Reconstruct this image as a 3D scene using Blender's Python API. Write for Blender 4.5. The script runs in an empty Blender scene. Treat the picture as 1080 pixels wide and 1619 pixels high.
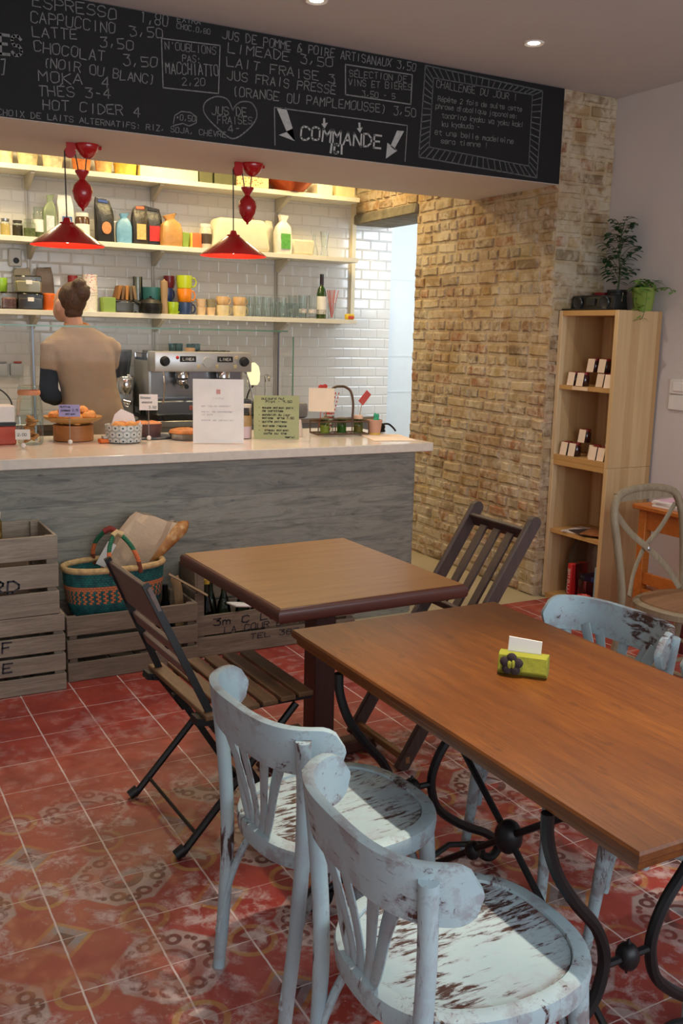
import bpy, bmesh, math, random
from mathutils import Vector, Matrix, Euler
PI = math.pi
random.seed(7)
SC = bpy.context.scene
COL = SC.collection

# ------------------------------------------------------------------ camera, world, lights, exposure
cam_d = bpy.data.cameras.new('camera'); cam = bpy.data.objects.new('camera', cam_d); COL.objects.link(cam)
_p, _r, _y = 0.18463, -0.02348, 0.50238
_fw = Vector((math.sin(_y)*math.cos(_p), math.cos(_y)*math.cos(_p), -math.sin(_p)))
_rt = Vector((math.cos(_y), -math.sin(_y), 0)); _dn = _fw.cross(_rt)
_cx = _rt*math.cos(_r) + _dn*math.sin(_r); _cd = -_rt*math.sin(_r) + _dn*math.cos(_r)
_m = Matrix((_cx, -_cd, -_fw)).transposed().to_4x4(); _m.translation = Vector((0, 0, 1.6))
cam.matrix_world = _m
cam_d.sensor_fit = 'VERTICAL'; cam_d.sensor_height = 36.0; cam_d.lens = 36.0*1515.7/1619
cam_d.clip_start = 0.02
SC.camera = cam
SC.view_settings.view_transform = 'Standard'; SC.view_settings.look = 'None'
SC.cycles.transparent_max_bounces = 40
SC.view_settings.exposure = 0.35; SC.view_settings.gamma = 1.0; SC.view_settings.use_curve_mapping = False
w = bpy.data.worlds.new('world'); SC.world = w; w.use_nodes = True
w.node_tree.nodes['Background'].inputs[0].default_value = (0.75, 0.87, 1.0, 1)
w.node_tree.nodes['Background'].inputs[1].default_value = 0.9

def light(name, kind, loc, power, color, rot=(0, 0, 0), **kw):
    d = bpy.data.lights.new(name, kind); d.energy = power; d.color = color
    for k, v in kw.items(): setattr(d, k, v)
    o = bpy.data.objects.new(name, d); o.location = loc; o.rotation_euler = rot; COL.objects.link(o)
    return o
# daylight through the shop window behind the camera
light('daylight_shop_window', 'AREA', (1.7, -1.52, 1.92), 66, (0.88, 0.94, 1.0), (PI/2, 0, 0), shape='RECTANGLE', size=4.6, size_y=1.5)
# daylight of the passage beyond the brick doorway
light('daylight_passage', 'AREA', (4.95, 5.0, 2.3), 34, (0.78, 0.90, 1.0), (math.radians(68), 0, 0), shape='RECTANGLE', size=0.9, size_y=1.0)
# warm kitchen ceiling lamps hidden behind the beam
for _x in (1.0, 2.2, 3.3):
    light('kitchen_lamp', 'AREA', (_x, 6.35, 2.97), 11, (1.0, 0.76, 0.36), (0, 0, 0), shape='DISK', size=0.25)
for _x in (0.9, 2.2):
    light('kitchen_worklight', 'AREA', (_x, 5.75, 2.95), 6, (1.0, 0.90, 0.78), (0, 0, 0), shape='DISK', size=0.4)
SPOTS = [(3.165, 3.94), (2.0, 3.97), (1.42, 1.62), (2.75, 1.7)]
for _x, _y2 in SPOTS:
    light('ceiling_spot', 'SPOT', (_x, _y2, 2.985), {2: 235}.get(len([o for o in bpy.data.objects if o.name.startswith('ceiling_spot')]), 42), (1.0, 0.85, 0.66) if _x < 1.5 else (1.0, 0.90, 0.77), spot_size=math.radians(40 if _x == 1.42 else 95), spot_blend=0.9, shadow_soft_size=0.028)

light('ceiling_lamp', 'SPOT', (1.15, 3.25, 2.97), 46, (1.0, 0.93, 0.84), spot_size=math.radians(80), spot_blend=0.8, shadow_soft_size=0.16)

# ------------------------------------------------------------------ helpers: geometry
class B:
    def __init__(s): s.bm = bmesh.new(); s.cl = None
    def _add(s, verts, faces):
        vs = [s.bm.verts.new(v) for v in verts]
        out = []
        for f in faces:
            try: out.append(s.bm.faces.new([vs[i] for i in f]))
            except ValueError: pass
        return vs, out
    def box(s, c, d, rot=None, bev=0.0, seg=1, top=(1, 1)):
        x, y, z = d[0]/2, d[1]/2, d[2]/2; tx, ty = top
        v = [(-x,-y,-z),(x,-y,-z),(x,y,-z),(-x,y,-z),(-x*tx,-y*ty,z),(x*tx,-y*ty,z),(x*tx,y*ty,z),(-x*tx,y*ty,z)]
        f = [(0,3,2,1),(4,5,6,7),(0,1,5,4),(1,2,6,5),(2,3,7,6),(3,0,4,7)]
        M = Matrix.Translation(c)
        if rot is not None: M = M @ (rot if isinstance(rot, Matrix) else Euler(rot).to_matrix().to_4x4())
        if bev > 0:
            t = bmesh.new(); vs = [t.verts.new(q) for q in v]
            for q in f: t.faces.new([vs[i] for i in q])
            bmesh.ops.bevel(t, geom=t.edges[:], offset=min(bev, min(d)*.45), segments=seg, affect='EDGES', profile=0.5)
            t.verts.index_update()
            s._add([M @ q.co for q in t.verts], [[q.index for q in ff.verts] for ff in t.faces]); t.free()
        else: s._add([M @ Vector(q) for q in v], f)
        return s
    def bar(s, a, b, wd, th, up=(0, 0, 1), bev=0.0):
        a, b = Vector(a), Vector(b); d = b-a; L = d.length; d.normalize(); u = Vector(up)
        x = d.cross(u)
        if x.length < 1e-5: x = d.cross(Vector((1, 0, 0)))
        x.normalize(); u = x.cross(d)
        M = Matrix((x, d, u)).transposed().to_4x4()
        return s.box((a+b)/2, (wd, L, th), M, bev)
    def rings(s, R, closed=False, cap=True, loop=True):
        n = len(R[0]); ids = [[s.bm.verts.new(p) for p in r] for r in R]
        K = len(R)
        for i in range(K if closed else K-1):
            a, b = ids[i], ids[(i+1) % K]
            for j in range(n if loop else n-1):
                k = (j+1) % n
                try: s.bm.faces.new((a[j], a[k], b[k], b[j]))
                except ValueError: pass
        if cap and not closed and loop:
            for r, rev in ((ids[0], True), (ids[-1], False)):
                try: s.bm.faces.new(r[::-1] if rev else r)
                except ValueError: pass
        return s
    def tube(s, pts, r, n=8, closed=False, cap=True, flat=None):
        P = [Vector(p) for p in pts]; K = len(P)
        R = r if isinstance(r, (list, tuple)) else [r]*K
        T = []
        for i in range(K):
            a = P[(i-1) % K] if (closed or i > 0) else P[i]; b = P[(i+1) % K] if (closed or i < K-1) else P[i]
            t = (b-a); t = t.normalized() if t.length > 1e-9 else Vector((0, 0, 1)); T.append(t)
        u = T[0].orthogonal().normalized() if flat is None else (Vector(flat) - T[0]*T[0].dot(Vector(flat))).normalized()
        out = []
        for i in range(K):
            u = (u - T[i]*u.dot(T[i]))
            u = u.normalized() if u.length > 1e-6 else T[i].orthogonal().normalized()
            v = T[i].cross(u); q = R[i]; qa, qb = q if isinstance(q, tuple) else (q, q)
            out.append([P[i] + u*(qa*math.cos(2*PI*j/n)) + v*(qb*math.sin(2*PI*j/n)) for j in range(n)])
        return s.rings(out, closed, cap)
    def lathe(s, prof, n=20, c=(0, 0, 0), sx=1, sy=1, cap=False, M=None):
        R = [[Vector((c[0]+r*sx*math.cos(2*PI*j/n), c[1]+r*sy*math.sin(2*PI*j/n), c[2]+z)) for j in range(n)] for r, z in prof]
        if M is not None: R = [[M @ p for p in q] for q in R]
        return s.rings(R, False, cap)
    def sph(s, c, r, u=14, v=9, M=None):
        rx, ry, rz = r if isinstance(r, (list, tuple)) else (r, r, r)
        R = []
        for i in range(v+1):
            a = -PI/2 + PI*i/v; cc = max(math.cos(a), 1e-3)
            R.append([Vector((rx*cc*math.cos(2*PI*j/u), ry*cc*math.sin(2*PI*j/u), rz*math.sin(a))) for j in range(u)])
        C = Vector(c)
        R = [[C + ((M @ p) if M is not None else p) for p in q] for q in R]
        return s.rings(R)
    def prism(s, poly, h0, h1, fn):
        a = [fn(x, y, h0) for x, y in poly]; b = [fn(x, y, h1) for x, y in poly]
        return s.rings([a, b])
    def quad(s, a, b, c, d): s._add([a, b, c, d], [(0, 1, 2, 3)]); return s
    def ribbon(s, pts, wd, fn):
        # flat pen stroke through 2D points, fn(x, y) -> 3D
        for (x0, y0), (x1, y1) in zip(pts[:-1], pts[1:]):
            dx, dy = x1-x0, y1-y0; L = math.hypot(dx, dy)
            if L < 1e-7: continue
            nx, ny = -dy/L*wd/2, dx/L*wd/2; ex, ey = dx/L*wd*.3, dy/L*wd*.3
            s.quad(fn(x0-ex+nx, y0-ey+ny), fn(x0-ex-nx, y0-ey-ny), fn(x1+ex-nx, y1+ey-ny), fn(x1+ex+nx, y1+ey+ny))
        return s
    def jit(s, a, seed=1):
        rr = random.Random(seed)
        for v in s.bm.verts: v.co += Vector((rr.uniform(-a, a), rr.uniform(-a, a), rr.uniform(-a, a)))
        return s
    def mesh(s, name, mat, angle=40):
        me = bpy.data.meshes.new(name)
        bmesh.ops.recalc_face_normals(s.bm, faces=s.bm.faces[:])
        s.bm.to_mesh(me); s.bm.free()
        for m in (mat if isinstance(mat, (list, tuple)) else [mat]): me.materials.append(m)
        if angle:
            me.shade_smooth(); me.set_sharp_from_angle(angle=math.radians(angle))
        return me
    def obj(s, name, mat, parent=None, label=None, angle=40):
        o = bpy.data.objects.new(name, s.mesh(name, mat, angle)); COL.objects.link(o)
        if parent is not None: o.parent = parent
        if label: o['label'] = label
        return o

def tag(o, label, cat, group=None, kind=None):
    o['label'] = label; o['category'] = cat
    if group: o['group'] = group
    if kind: o['kind'] = kind
    return o
def thing(name, label, cat, loc=(0, 0, 0), rz=0.0, group=None, rot=None):
    o = bpy.data.objects.new(name, None); COL.objects.link(o); o.empty_display_size = 0.05
    o.location = loc; o.rotation_euler = rot if rot else (0, 0, rz)
    return tag(o, label, cat, group)
def one(b, name, mat, label, cat, loc=(0, 0, 0), rz=0.0, group=None, rot=None, angle=40):
    o = b.obj(name, mat, None, None, angle); o.location = loc; o.rotation_euler = rot if rot else (0, 0, rz)
    return tag(o, label, cat, group)
def struct(b, name, mat, angle=0):
    o = b.obj(name, mat, None, None, angle); o['kind'] = 'structure'; return o
def dup(root, loc, rz=None, label=None, rot=None):
    def cp(o, par):
        c = o.copy(); COL.objects.link(c)
        if par is not None: c.parent = par
        for ch in kids.get(o.name, []): cp(ch, c)
        return c
    kids = {}
    for o in list(root.children_recursive): kids.setdefault(o.parent.name, []).append(o)
    r = cp(root, None); r.location = loc
    if rot is not None: r.rotation_euler = rot
    elif rz is not None: r.rotation_euler = (0, 0, rz)
    if label: r['label'] = label
    return r

def spow(v, p): return math.copysign(abs(v)**p, v)
def bez(p, n=8):
    # Catmull-Rom through points
    P = [Vector(q) for q in p]; P = [P[0]*2-P[1]] + P + [P[-1]*2-P[-2]]; out = []
    for i in range(1, len(P)-2):
        a, b, c, d = P[i-1:i+3]
        for k in range(n):
            t = k/n
            out.append(0.5*((2*b)+(c-a)*t+(2*a-5*b+4*c-d)*t*t+(3*b-a-3*c+d)*t**3))
    out.append(P[-2]); return out

# ------------------------------------------------------------------ helpers: materials
class G:
    def __init__(s, name):
        s.m = bpy.data.materials.new(name); s.m.use_nodes = True; s.t = s.m.node_tree
        s.p = s.t.nodes['Principled BSDF']; s._c = None
    def new(s, t, **kw):
        n = s.t.nodes.new(t)
        for k, v in kw.items(): setattr(n, k, v)
        return n
    def put(s, sock, v):
        if v is None: return
        if isinstance(v, bpy.types.NodeSocket): s.t.links.new(v, sock)
        elif isinstance(v, (tuple, list)):
            sock.default_value = tuple(v) + ((1,) if len(sock.default_value) == 4 and len(v) == 3 else ())
        else:
            try: sock.default_value = v
            except TypeError: sock.default_value = (v, v, v)
    def obj(s):
        if s._c is None: s._c = s.new('ShaderNodeTexCoord')
        return s._c.outputs['Object']
    def map(s, vec, scale=(1, 1, 1), loc=(0, 0, 0), rot=(0, 0, 0)):
        n = s.new('ShaderNodeMapping'); s.put(n.inputs[0], vec); n.inputs[1].default_value = loc; n.inputs[2].default_value = rot; n.inputs[3].default_value = scale
        return n.outputs[0]
    def noise(s, vec, scale=5, detail=4, rough=.5, dist=0):
        n = s.new('ShaderNodeTexNoise'); s.put(n.inputs['Vector'], vec); n.inputs['Scale'].default_value = scale
        n.inputs['Detail'].default_value = detail; n.inputs['Roughness'].default_value = rough; n.inputs['Distortion'].default_value = dist
        return n.outputs[0]
    def voro(s, vec, scale=5, feature='F1', out=0):
        n = s.new('ShaderNodeTexVoronoi', feature=feature); s.put(n.inputs['Vector'], vec); n.inputs['Scale'].default_value = scale
        return n.outputs[out]
    def ramp(s, fac, stops, interp='LINEAR'):
        n = s.new('ShaderNodeValToRGB'); n.color_ramp.interpolation = interp; s.put(n.inputs[0], fac); e = n.color_ramp.elements
        while len(e) < len(stops): e.new(0.5)
        for q, (p, c) in zip(e, stops): q.position = p; q.color = (c, c, c, 1) if isinstance(c, (int, float)) else tuple(c)+(1,)
        return n.outputs[0]
    def mix(s, f, a, b, mode='MIX'):
        n = s.new('ShaderNodeMix', data_type='RGBA', blend_type=mode); s.put(n.inputs[0], f); s.put(n.inputs[6], a); s.put(n.inputs[7], b)
        return n.outputs[2]
    def M(s, op, a, b=None, c=None):
        n = s.new('ShaderNodeMath', operation=op); s.put(n.inputs[0], a); s.put(n.inputs[1], b); s.put(n.inputs[2], c); return n.outputs[0]
    def step(s, v, lo, hi):
        n = s.new('ShaderNodeMapRange', interpolation_type='SMOOTHSTEP'); s.put(n.inputs[0], v); s.put(n.inputs[1], lo); s.put(n.inputs[2], hi); return n.outputs[0]
    def sep(s, v):
        n = s.new('ShaderNodeSeparateXYZ'); s.put(n.inputs[0], v); return n.outputs
    def comb(s, x=0, y=0, z=0):
        n = s.new('ShaderNodeCombineXYZ'); s.put(n.inputs[0], x); s.put(n.inputs[1], y); s.put(n.inputs[2], z); return n.outputs[0]
    def rnd(s): return s.new('ShaderNodeObjectInfo').outputs['Random']
    def bump(s, h, strength=.3, dist=.01, normal=None):
        n = s.new('ShaderNodeBump'); s.put(n.inputs['Height'], h); n.inputs['Strength'].default_value = strength; n.inputs['Distance'].default_value = dist
        s.put(n.inputs['Normal'], normal); return n.outputs[0]
    def out(s, base=None, rough=None, metal=None, normal=None, **kw):
        s.put(s.p.inputs['Base Color'], base); s.put(s.p.inputs['Roughness'], rough); s.put(s.p.inputs['Metallic'], metal); s.put(s.p.inputs['Normal'], normal)
        for k, v in kw.items(): s.put(s.p.inputs[k.replace('_', ' ')], v)
        return s.m
def lin(*c): return tuple((x/255/12.92 if x/255 <= .04045 else ((x/255+.055)/1.055)**2.4) for x in c)
_cache = {}
def plain(c, rough=.5, metal=0.0, var=0.06, scale=9, bump=0.0, **kw):
    key = (c, rough, metal, var, scale, bump, tuple(sorted(kw.items())))
    if key in _cache: return _cache[key]
    g = G('paint_%d' % len(_cache)); col = lin(*c); n = g.noise(g.obj(), scale, 3)
    base = g.mix(g.ramp(n, [(.3, 0.0), (.7, 1.0)]), tuple(x*(1-var) for x in col), tuple(min(1, x*(1+var)) for x in col))
    nm = g.bump(g.noise(g.obj(), scale*6, 3), bump, .004) if bump else None
    _cache[key] = g.out(base, rough, metal, nm, **kw); return _cache[key]
def wood(name, c1, c2, c3=None, axis=0, scale=6, rough=.45, stretch=14, coat=0.0, bump=.15, blot=False):
    g = G(name); sc = [stretch]*3; sc[axis] = 1.0
    v = g.map(g.obj(), sc); n = g.noise(v, scale*.35, 6, .62, .6); f = g.noise(v, scale*1.6, 4, .7)
    c = g.ramp(n, [(.3, lin(*c1)), (.68, lin(*c2))])
    c = g.mix(g.ramp(f, [(.35, .55), (.62, 0.0)]), c, lin(*(c3 or c1)))
    big = g.noise(g.obj(), 3, 3); c = g.mix(g.ramp(big, [(.4, 0.0), (.7, .5)]), c, lin(*c1))
    if blot: c = g.mix(g.ramp(g.noise(g.map(g.obj(), (9, 4, 1)), 2.6, 3, .5), [(.63, 0.0), (.72, .55)]), c, lin(*(c3 or c1)))
    return g.out(c, rough, 0, g.bump(f, bump, .002), Coat_Weight=coat, Coat_Roughness=.15)
def glass(name, tint=(0.965, 0.985, 0.98), refl=.45, rough=.02):
    g = G(name); g.t.nodes.remove(g.p)
    tr = g.new('ShaderNodeBsdfTransparent'); tr.inputs[0].default_value = tuple(tint)+(1,)
    gl = g.new('ShaderNodeBsdfGlossy'); gl.inputs['Roughness'].default_value = rough
    fr = g.new('ShaderNodeFresnel'); fr.inputs[0].default_value = 1.45
    mx = g.new('ShaderNodeMixShader'); g.t.links.new(g.M('MULTIPLY', fr.outputs[0], refl), mx.inputs[0])
    g.t.links.new(tr.outputs[0], mx.inputs[1]); g.t.links.new(gl.outputs[0], mx.inputs[2])
    g.t.links.new(mx.outputs[0], g.t.nodes['Material Output'].inputs[0]); return g.m
def emit(name, c, s):
    g = G(name); return g.out((0, 0, 0), .5, Emission_Color=c, Emission_Strength=s)

# ------------------------------------------------------------------ stroke lettering
GL = {'A':"002640 1232",'B':"00063645443303 3342413000",'C':"4536160501103041",'D':"00062644422000",'E':"46060040 0333",'F':"460600 0333",'G':"45361605011030414323",
'H':"0006 4046 0343",'I':"2026",'J':"4641301001",'K':"0006 460340",'L':"060040",'M':"0006234640",'N':"00064046",'O':"100105163645413010",'P':"000636454433 3303",
'Q':"100105163645413010 2240",'R':"000636454433 3303 2340",'S':"453616050413334241301001",'T':"0646 2620",'U':"060110304146",'V':"062046",'W':"0610233046",'X':"0046 0640",
'Y':"0623 4623 2320",'Z':"06460040",'0':"100105163645413010",'1':"152620",'2':"05163645440040",'3':"064624344341301001",'4':"30360242",'5':"4606033342413000",
'6':"361605011030414233130200",'7':"064610",'8':"100102133344453616050413 3342413010",'9':"40461605043343",',':"2210",'.':"2021",':':"2021 2324",'-':"1333",'(':"36252130",
')':"16252110",'!':"2622 2021","'":"2625",'/':"0046",'+':"1333 2224",'&':"40152636 15004042",'=':"1232 1434",
'a':"4642 4536160503123243",'b':"0802 0516364543321203",'c':"4536160503123243",'d':"4842 4536160503123243",'e':"04444536160503123243",'f':"48382722 0646",
'h':"0802 0516364542",'i':"2622 2728",'j':"26211000 2728",'k':"0802 460442",'l':"2822",'m':"0602 05162522 25364542",'n':"0602 0516364542",'o':"120305163645433212",
'p':"0600 0516364543321203",'q':"4640 4536160503123243",'r':"0602 05163646",'s':"45361605143443321203",'t':"27233242 0646",'u':"060312324346 4642",'w':"0612243246",
'y':"0624 4610"}
ACC = {'É':('E', 0),'È':('E', 1),'é':('e', 0),'è':('e', 1)}
def write(b, text, p0, p1, h, wd, fn, seed=0, jitter=.06):
    """hand lettering: text along p0->p1 (2D), cap height h, pen width wd"""
    rr = random.Random(seed + len(text)*7)
    n = len(text); dx, dy = p1[0]-p0[0], p1[1]-p0[1]; L = math.hypot(dx, dy); ux, uy = dx/L, dy/L
    adv = L/n
    for i, ch in enumerate(text):
        acc = None
        if ch in ACC: ch, acc = ACC[ch]
        if ch not in GL: continue
        low = ch.islower(); gw = adv*.74*(.55 if low and ch in 'ijl' else 1)
        ox = p0[0]+ux*adv*i; oy = p0[1]+uy*adv*i
        st = [[(int(q[k]), int(q[k+1]) - (2 if low else 0)) for k in range(0, len(q), 2)] for q in GL[ch].split()]
        if acc is not None: st.append([(2, 5.2), (3, 6.2)] if (low and acc == 0) else [(3, 5.2), (2, 6.2)] if low else [(2, 6.8), (3, 7.8)] if acc == 0 else [(3, 6.8), (2, 7.8)])
        jy = rr.uniform(-.05, .05)*h; sl = rr.uniform(.02, .12)
        for s in st:
            pts = []
            for x, y in s:
                X = x/4*gw + y/6*h*sl + rr.uniform(-jitter, jitter)*gw*.5; Y = y/6*h + jy + rr.uniform(-jitter, jitter)*h*.4
                pts.append((ox+ux*X-uy*Y, oy+uy*X+ux*Y))
            b.ribbon(pts, wd, fn)
    return b
# ------------------------------------------------------------------ shared materials
wall_white = plain((214, 205, 200), .8, var=.03, scale=2)
ceil_white = plain((200, 196, 192), .85, var=.03, scale=2)
def m_brick():
    g = G('old_brick'); at = g.new('ShaderNodeAttribute', attribute_name='bc').outputs['Color']; o = g.obj()
    n1 = g.noise(o, 26, 6, .65); n2 = g.noise(o, 110, 4, .7); n3 = g.noise(o, 5.5, 5, .6, .8)
    c = g.mix(.55, at, g.mix(g.ramp(n1, [(.3, .70), (.7, 1.0)]), (0, 0, 0), at))
    c = g.mix(g.ramp(n2, [(.56, 0.0), (.78, .4)]), c, lin(108, 88, 64))
    lime = g.M('MULTIPLY', g.ramp(n3, [(.38, 0.0), (.56, .92)]), g.ramp(n1, [(.34, 0.0), (.52, 1.0)]))
    c = g.mix(lime, c, lin(206, 192, 168))
    c = g.mix(g.ramp(g.noise(o, 11, 4, .6), [(.56, 0.0), (.68, .5)]), c, lin(140, 92, 60))
    c = g.mix(g.ramp(g.noise(o, 1.3, 3), [(.42, .45), (.60, 0.0)]), c, g.mix(1.0, c, lin(210, 180, 150), 'MULTIPLY'))
    return g.out(c, .9, 0, g.bump(g.M('ADD', n1, g.M('MULTIPLY', n2, .5)), .55, .012))
M_brick = m_brick()
def m_tile():
    g = G('metro_tile'); x, y, z = g.sep(g.obj()); v = g.comb(x, z, 0)
    bt = g.new('ShaderNodeTexBrick'); g.put(bt.inputs['Vector'], v); bt.inputs['Scale'].default_value = 1
    for k, q in (('Mortar Size', .010), ('Mortar Smooth', 1.0), ('Brick Width', .155), ('Row Height', .078), ('Bias', 0)): bt.inputs[k].default_value = q
    b2 = g.new('ShaderNodeTexBrick'); g.put(b2.inputs['Vector'], v); b2.inputs['Scale'].default_value = 1
    for k, q in (('Mortar Size', .0022), ('Mortar Smooth', .2), ('Brick Width', .155), ('Row Height', .078)): b2.inputs[k].default_value = q
    c = g.mix(b2.outputs['Fac'], lin(214, 212, 207), lin(198, 196, 191))
    return g.out(c, .12, 0, g.bump(g.M('SUBTRACT', 1, bt.outputs['Fac']), .5, .005))
M_tile = m_tile()
def m_floor():
    g = G('cement_tile_floor'); o = g.obj(); x, y, z = g.sep(o); T = .225
    n_w = g.noise(o, 2.2, 5, .62, .5); n_f = g.noise(o, 14, 6, .7, .4); n_s = g.noise(o, 60, 3, .6)
    wob = g.M('MULTIPLY', g.M('SUBTRACT', n_f, .5), .03)
    u = g.M('ADD', g.M('DIVIDE', g.M('SUBTRACT', x, .025), T), wob); v = g.M('ADD', g.M('DIVIDE', g.M('SUBTRACT', y, .1), T), wob)
    # two by two tile module, centred on a tile corner
    def mod2(a): return g.M('MULTIPLY', g.M('SUBTRACT', g.M('FRACT', g.M('MULTIPLY', a, .5)), .5), 2)
    mu, mv = mod2(u), mod2(v); au, av = g.M('ABSOLUTE', mu), g.M('ABSOLUTE', mv)
    r = g.M('SQRT', g.M('ADD', g.M('MULTIPLY', mu, mu), g.M('MULTIPLY', mv, mv)))
    cu, cv = g.M('SUBTRACT', 1, au), g.M('SUBTRACT', 1, av)
    rc = g.M('SQRT', g.M('ADD', g.M('MULTIPLY', cu, cu), g.M('MULTIPLY', cv, cv)))
    eu = g.M('SUBTRACT', 1, au)
    re = g.M('SQRT', g.M('ADD', g.M('MULTIPLY', eu, eu), g.M('MULTIPLY', mv, mv)))
    re2 = g.M('SQRT', g.M('ADD', g.M('MULTIPLY', cv, cv), g.M('MULTIPLY', mu, mu)))
    re = g.M('MINIMUM', re, re2)
    ang = g.M('ARCTAN2', mv, mu)
    def band(a, c, w, s=.02): return g.M('MULTIPLY', g.step(a, c-w-s, c-w), g.M('SUBTRACT', 1, g.step(a, c+w, c+w+s)))
    red = lin(150, 56, 50); red2 = lin(126, 44, 41); grey = lin(166, 148, 143); maroon = lin(84, 42, 42); ochre = lin(164, 120, 66); blue = lin(128, 128, 132); dark = lin(60, 48, 50)
    pat = g.mix(1.0, red, red)
    octo = g.M('MAXIMUM', g.M('MAXIMUM', au, av), g.M('MULTIPLY', g.M('ADD', au, av), .72))
    field = g.M('SUBTRACT', 1, g.step(octo, .60, .64)); pat = g.mix(field, red, grey)
    pp, qq = g.M('MAXIMUM', au, av), g.M('MINIMUM', au, av)
    def circ(cx, cy):
        dx, dy = g.M('SUBTRACT', pp, cx), g.M('SUBTRACT', qq, cy)
        return g.M('SQRT', g.M('ADD', g.M('MULTIPLY', dx, dx), g.M('MULTIPLY', dy, dy)))
    sc_m = g.M('MAXIMUM', band(circ(.43, .17), .075, .02), g.M('MAXIMUM', band(circ(.52, .03), .05, .018), g.M('SUBTRACT', 1, g.step(circ(.40, .34), .035, .05))))
    pat = g.mix(sc_m, pat, maroon)
    pat = g.mix(g.M('SUBTRACT', 1, g.step(r, .27, .29)), pat, maroon)
    pat = g.mix(g.M('SUBTRACT', 1, g.step(r, .15, .17)), pat, red)
    pat = g.mix(g.M('MULTIPLY', g.M('SUBTRACT', 1, g.step(r, .21, .23)), g.M('MULTIPLY', g.step(mu, 0, .01), g.step(mv, 0, .01))), pat, blue)
    pat = g.mix(g.M('SUBTRACT', 1, g.step(re, .23, .25)), pat, red2)
    pat = g.mix(band(re, .27, .028), pat, ochre)
    pat = g.mix(g.M('MULTIPLY', g.M('SUBTRACT', 1, g.step(re, .16, .18)), g.step(g.M('SINE', g.M('MULTIPLY', g.M('ADD', u, v), PI*4)), .2, .4)), pat, grey)
    dia = g.M('ADD', cu, cv)
    pat = g.mix(g.M('SUBTRACT', 1, g.step(dia, .34, .36)), pat, blue); pat = g.mix(band(dia, .36, .03), pat, ochre)
    pat = g.mix(g.M('SUBTRACT', 1, g.step(dia, .16, .18)), pat, dark)
    # plain red border tiles by the counter, patterned carpet nearer the tables
    side = g.M('ADD', y, g.M('MULTIPLY', g.M('SUBTRACT', n_w, .5), 1.1))
    carpet = g.M('SUBTRACT', 1, g.step(side, 3.0, 3.2))
    tone = g.mix(g.ramp(g.noise(o, 5, 5, .6), [(.3, 0.0), (.7, 1.0)]), red2, lin(164, 68, 52))
    fade = g.M('MULTIPLY', g.M('MULTIPLY', carpet, g.ramp(n_w, [(.38, .06), (.52, .92)])), g.ramp(n_f, [(.32, .45), (.52, 1.0)]))
    c = g.mix(fade, tone, pat)
    # worn pale dust and scuffs
    scuff = g.M('MULTIPLY', g.ramp(n_f, [(.47, 0.0), (.60, .85)]), g.ramp(g.noise(o, 3.4, 6, .7, .8), [(.46, .04), (.56, 1.0)]))
    scuff = g.M('MULTIPLY', scuff, g.M('ADD', .35, g.M('MULTIPLY', carpet, .65)))
    c = g.mix(scuff, c, lin(192, 168, 164))
    fl = g.ramp(g.voro(o, 38), [(.0, .8), (.10, 0.0)]); c = g.mix(g.M('MULTIPLY', fl, g.ramp(g.noise(o, 9, 3), [(.52, 0.0), (.62, 1.0)])), c, lin(215, 195, 175))
    c = g.mix(g.ramp(n_s, [(.58, 0.0), (.75, .25)]), c, lin(70, 30, 28))
    fu = g.M('ABSOLUTE', g.M('SUBTRACT', g.M('FRACT', u), .5)); fv = g.M('ABSOLUTE', g.M('SUBTRACT', g.M('FRACT', v), .5))
    gr = g.M('MAXIMUM', g.step(fu, .484, .492), g.step(fv, .490, .496))
    grk = g.M('MULTIPLY', gr, g.ramp(g.noise(o, 6, 4), [(.36, .3), (.52, 1.0)]))
    c = g.mix(grk, c, lin(206, 188, 184))
    rough = g.ramp(n_f, [(.35, .30), (.7, .6)])
    return g.out(c, rough, 0, g.bump(g.M('SUBTRACT', g.M('MULTIPLY', n_f, .5), gr), .25, .003))
M_floor = m_floor()
def m_planks():
    g = G('grey_plank_cladding'); o = g.obj(); x, y, z = g.sep(o)
    row = g.M('FLOOR', g.M('DIVIDE', z, .152)); v = g.comb(g.M('ADD', x, g.M('MULTIPLY', row, 3.7)), y, g.M('MULTIPLY', row, 1.3))
    v2 = g.comb(g.M('MULTIPLY', g.M('ADD', x, g.M('MULTIPLY', row, 3.7)), 1.0), 0, g.M('MULTIPLY', z, 7))
    n = g.noise(v2, 3.4, 9, .72, 1.0); f = g.noise(g.comb(g.M('MULTIPLY', x, 3), row, g.M('MULTIPLY', z, 70)), 3, 5, .7); bl = g.noise(o, 4.5, 4, .6)
    c = g.ramp(n, [(.25, lin(84, 84, 78)), (.42, lin(122, 121, 112)), (.56, lin(150, 147, 134)), (.66, lin(128, 124, 110)), (.8, lin(104, 98, 86))])
    c = g.mix(g.ramp(f, [(.55, 0.0), (.75, .5)]), c, lin(88, 90, 90)); c = g.mix(g.ramp(bl, [(.55, 0.0), (.72, .4)]), c, lin(150, 150, 142))
    spots = g.ramp(g.voro(g.map(o, (1, 1, 2.5)), 5), [(.02, .7), (.10, 0.0)]); c = g.mix(spots, c, lin(70, 70, 68))
    fz = g.M('ABSOLUTE', g.M('SUBTRACT', g.M('FRACT', g.M('DIVIDE', z, .152)), .5)); seam = g.step(fz, .488, .497)
    c = g.mix(g.M('MULTIPLY', seam, .55), c, lin(70, 74, 76))
    return g.out(c, .55, 0, g.bump(g.M('SUBTRACT', g.M('MULTIPLY', f, .4), seam), .3, .003))
M_planks = m_planks()
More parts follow.
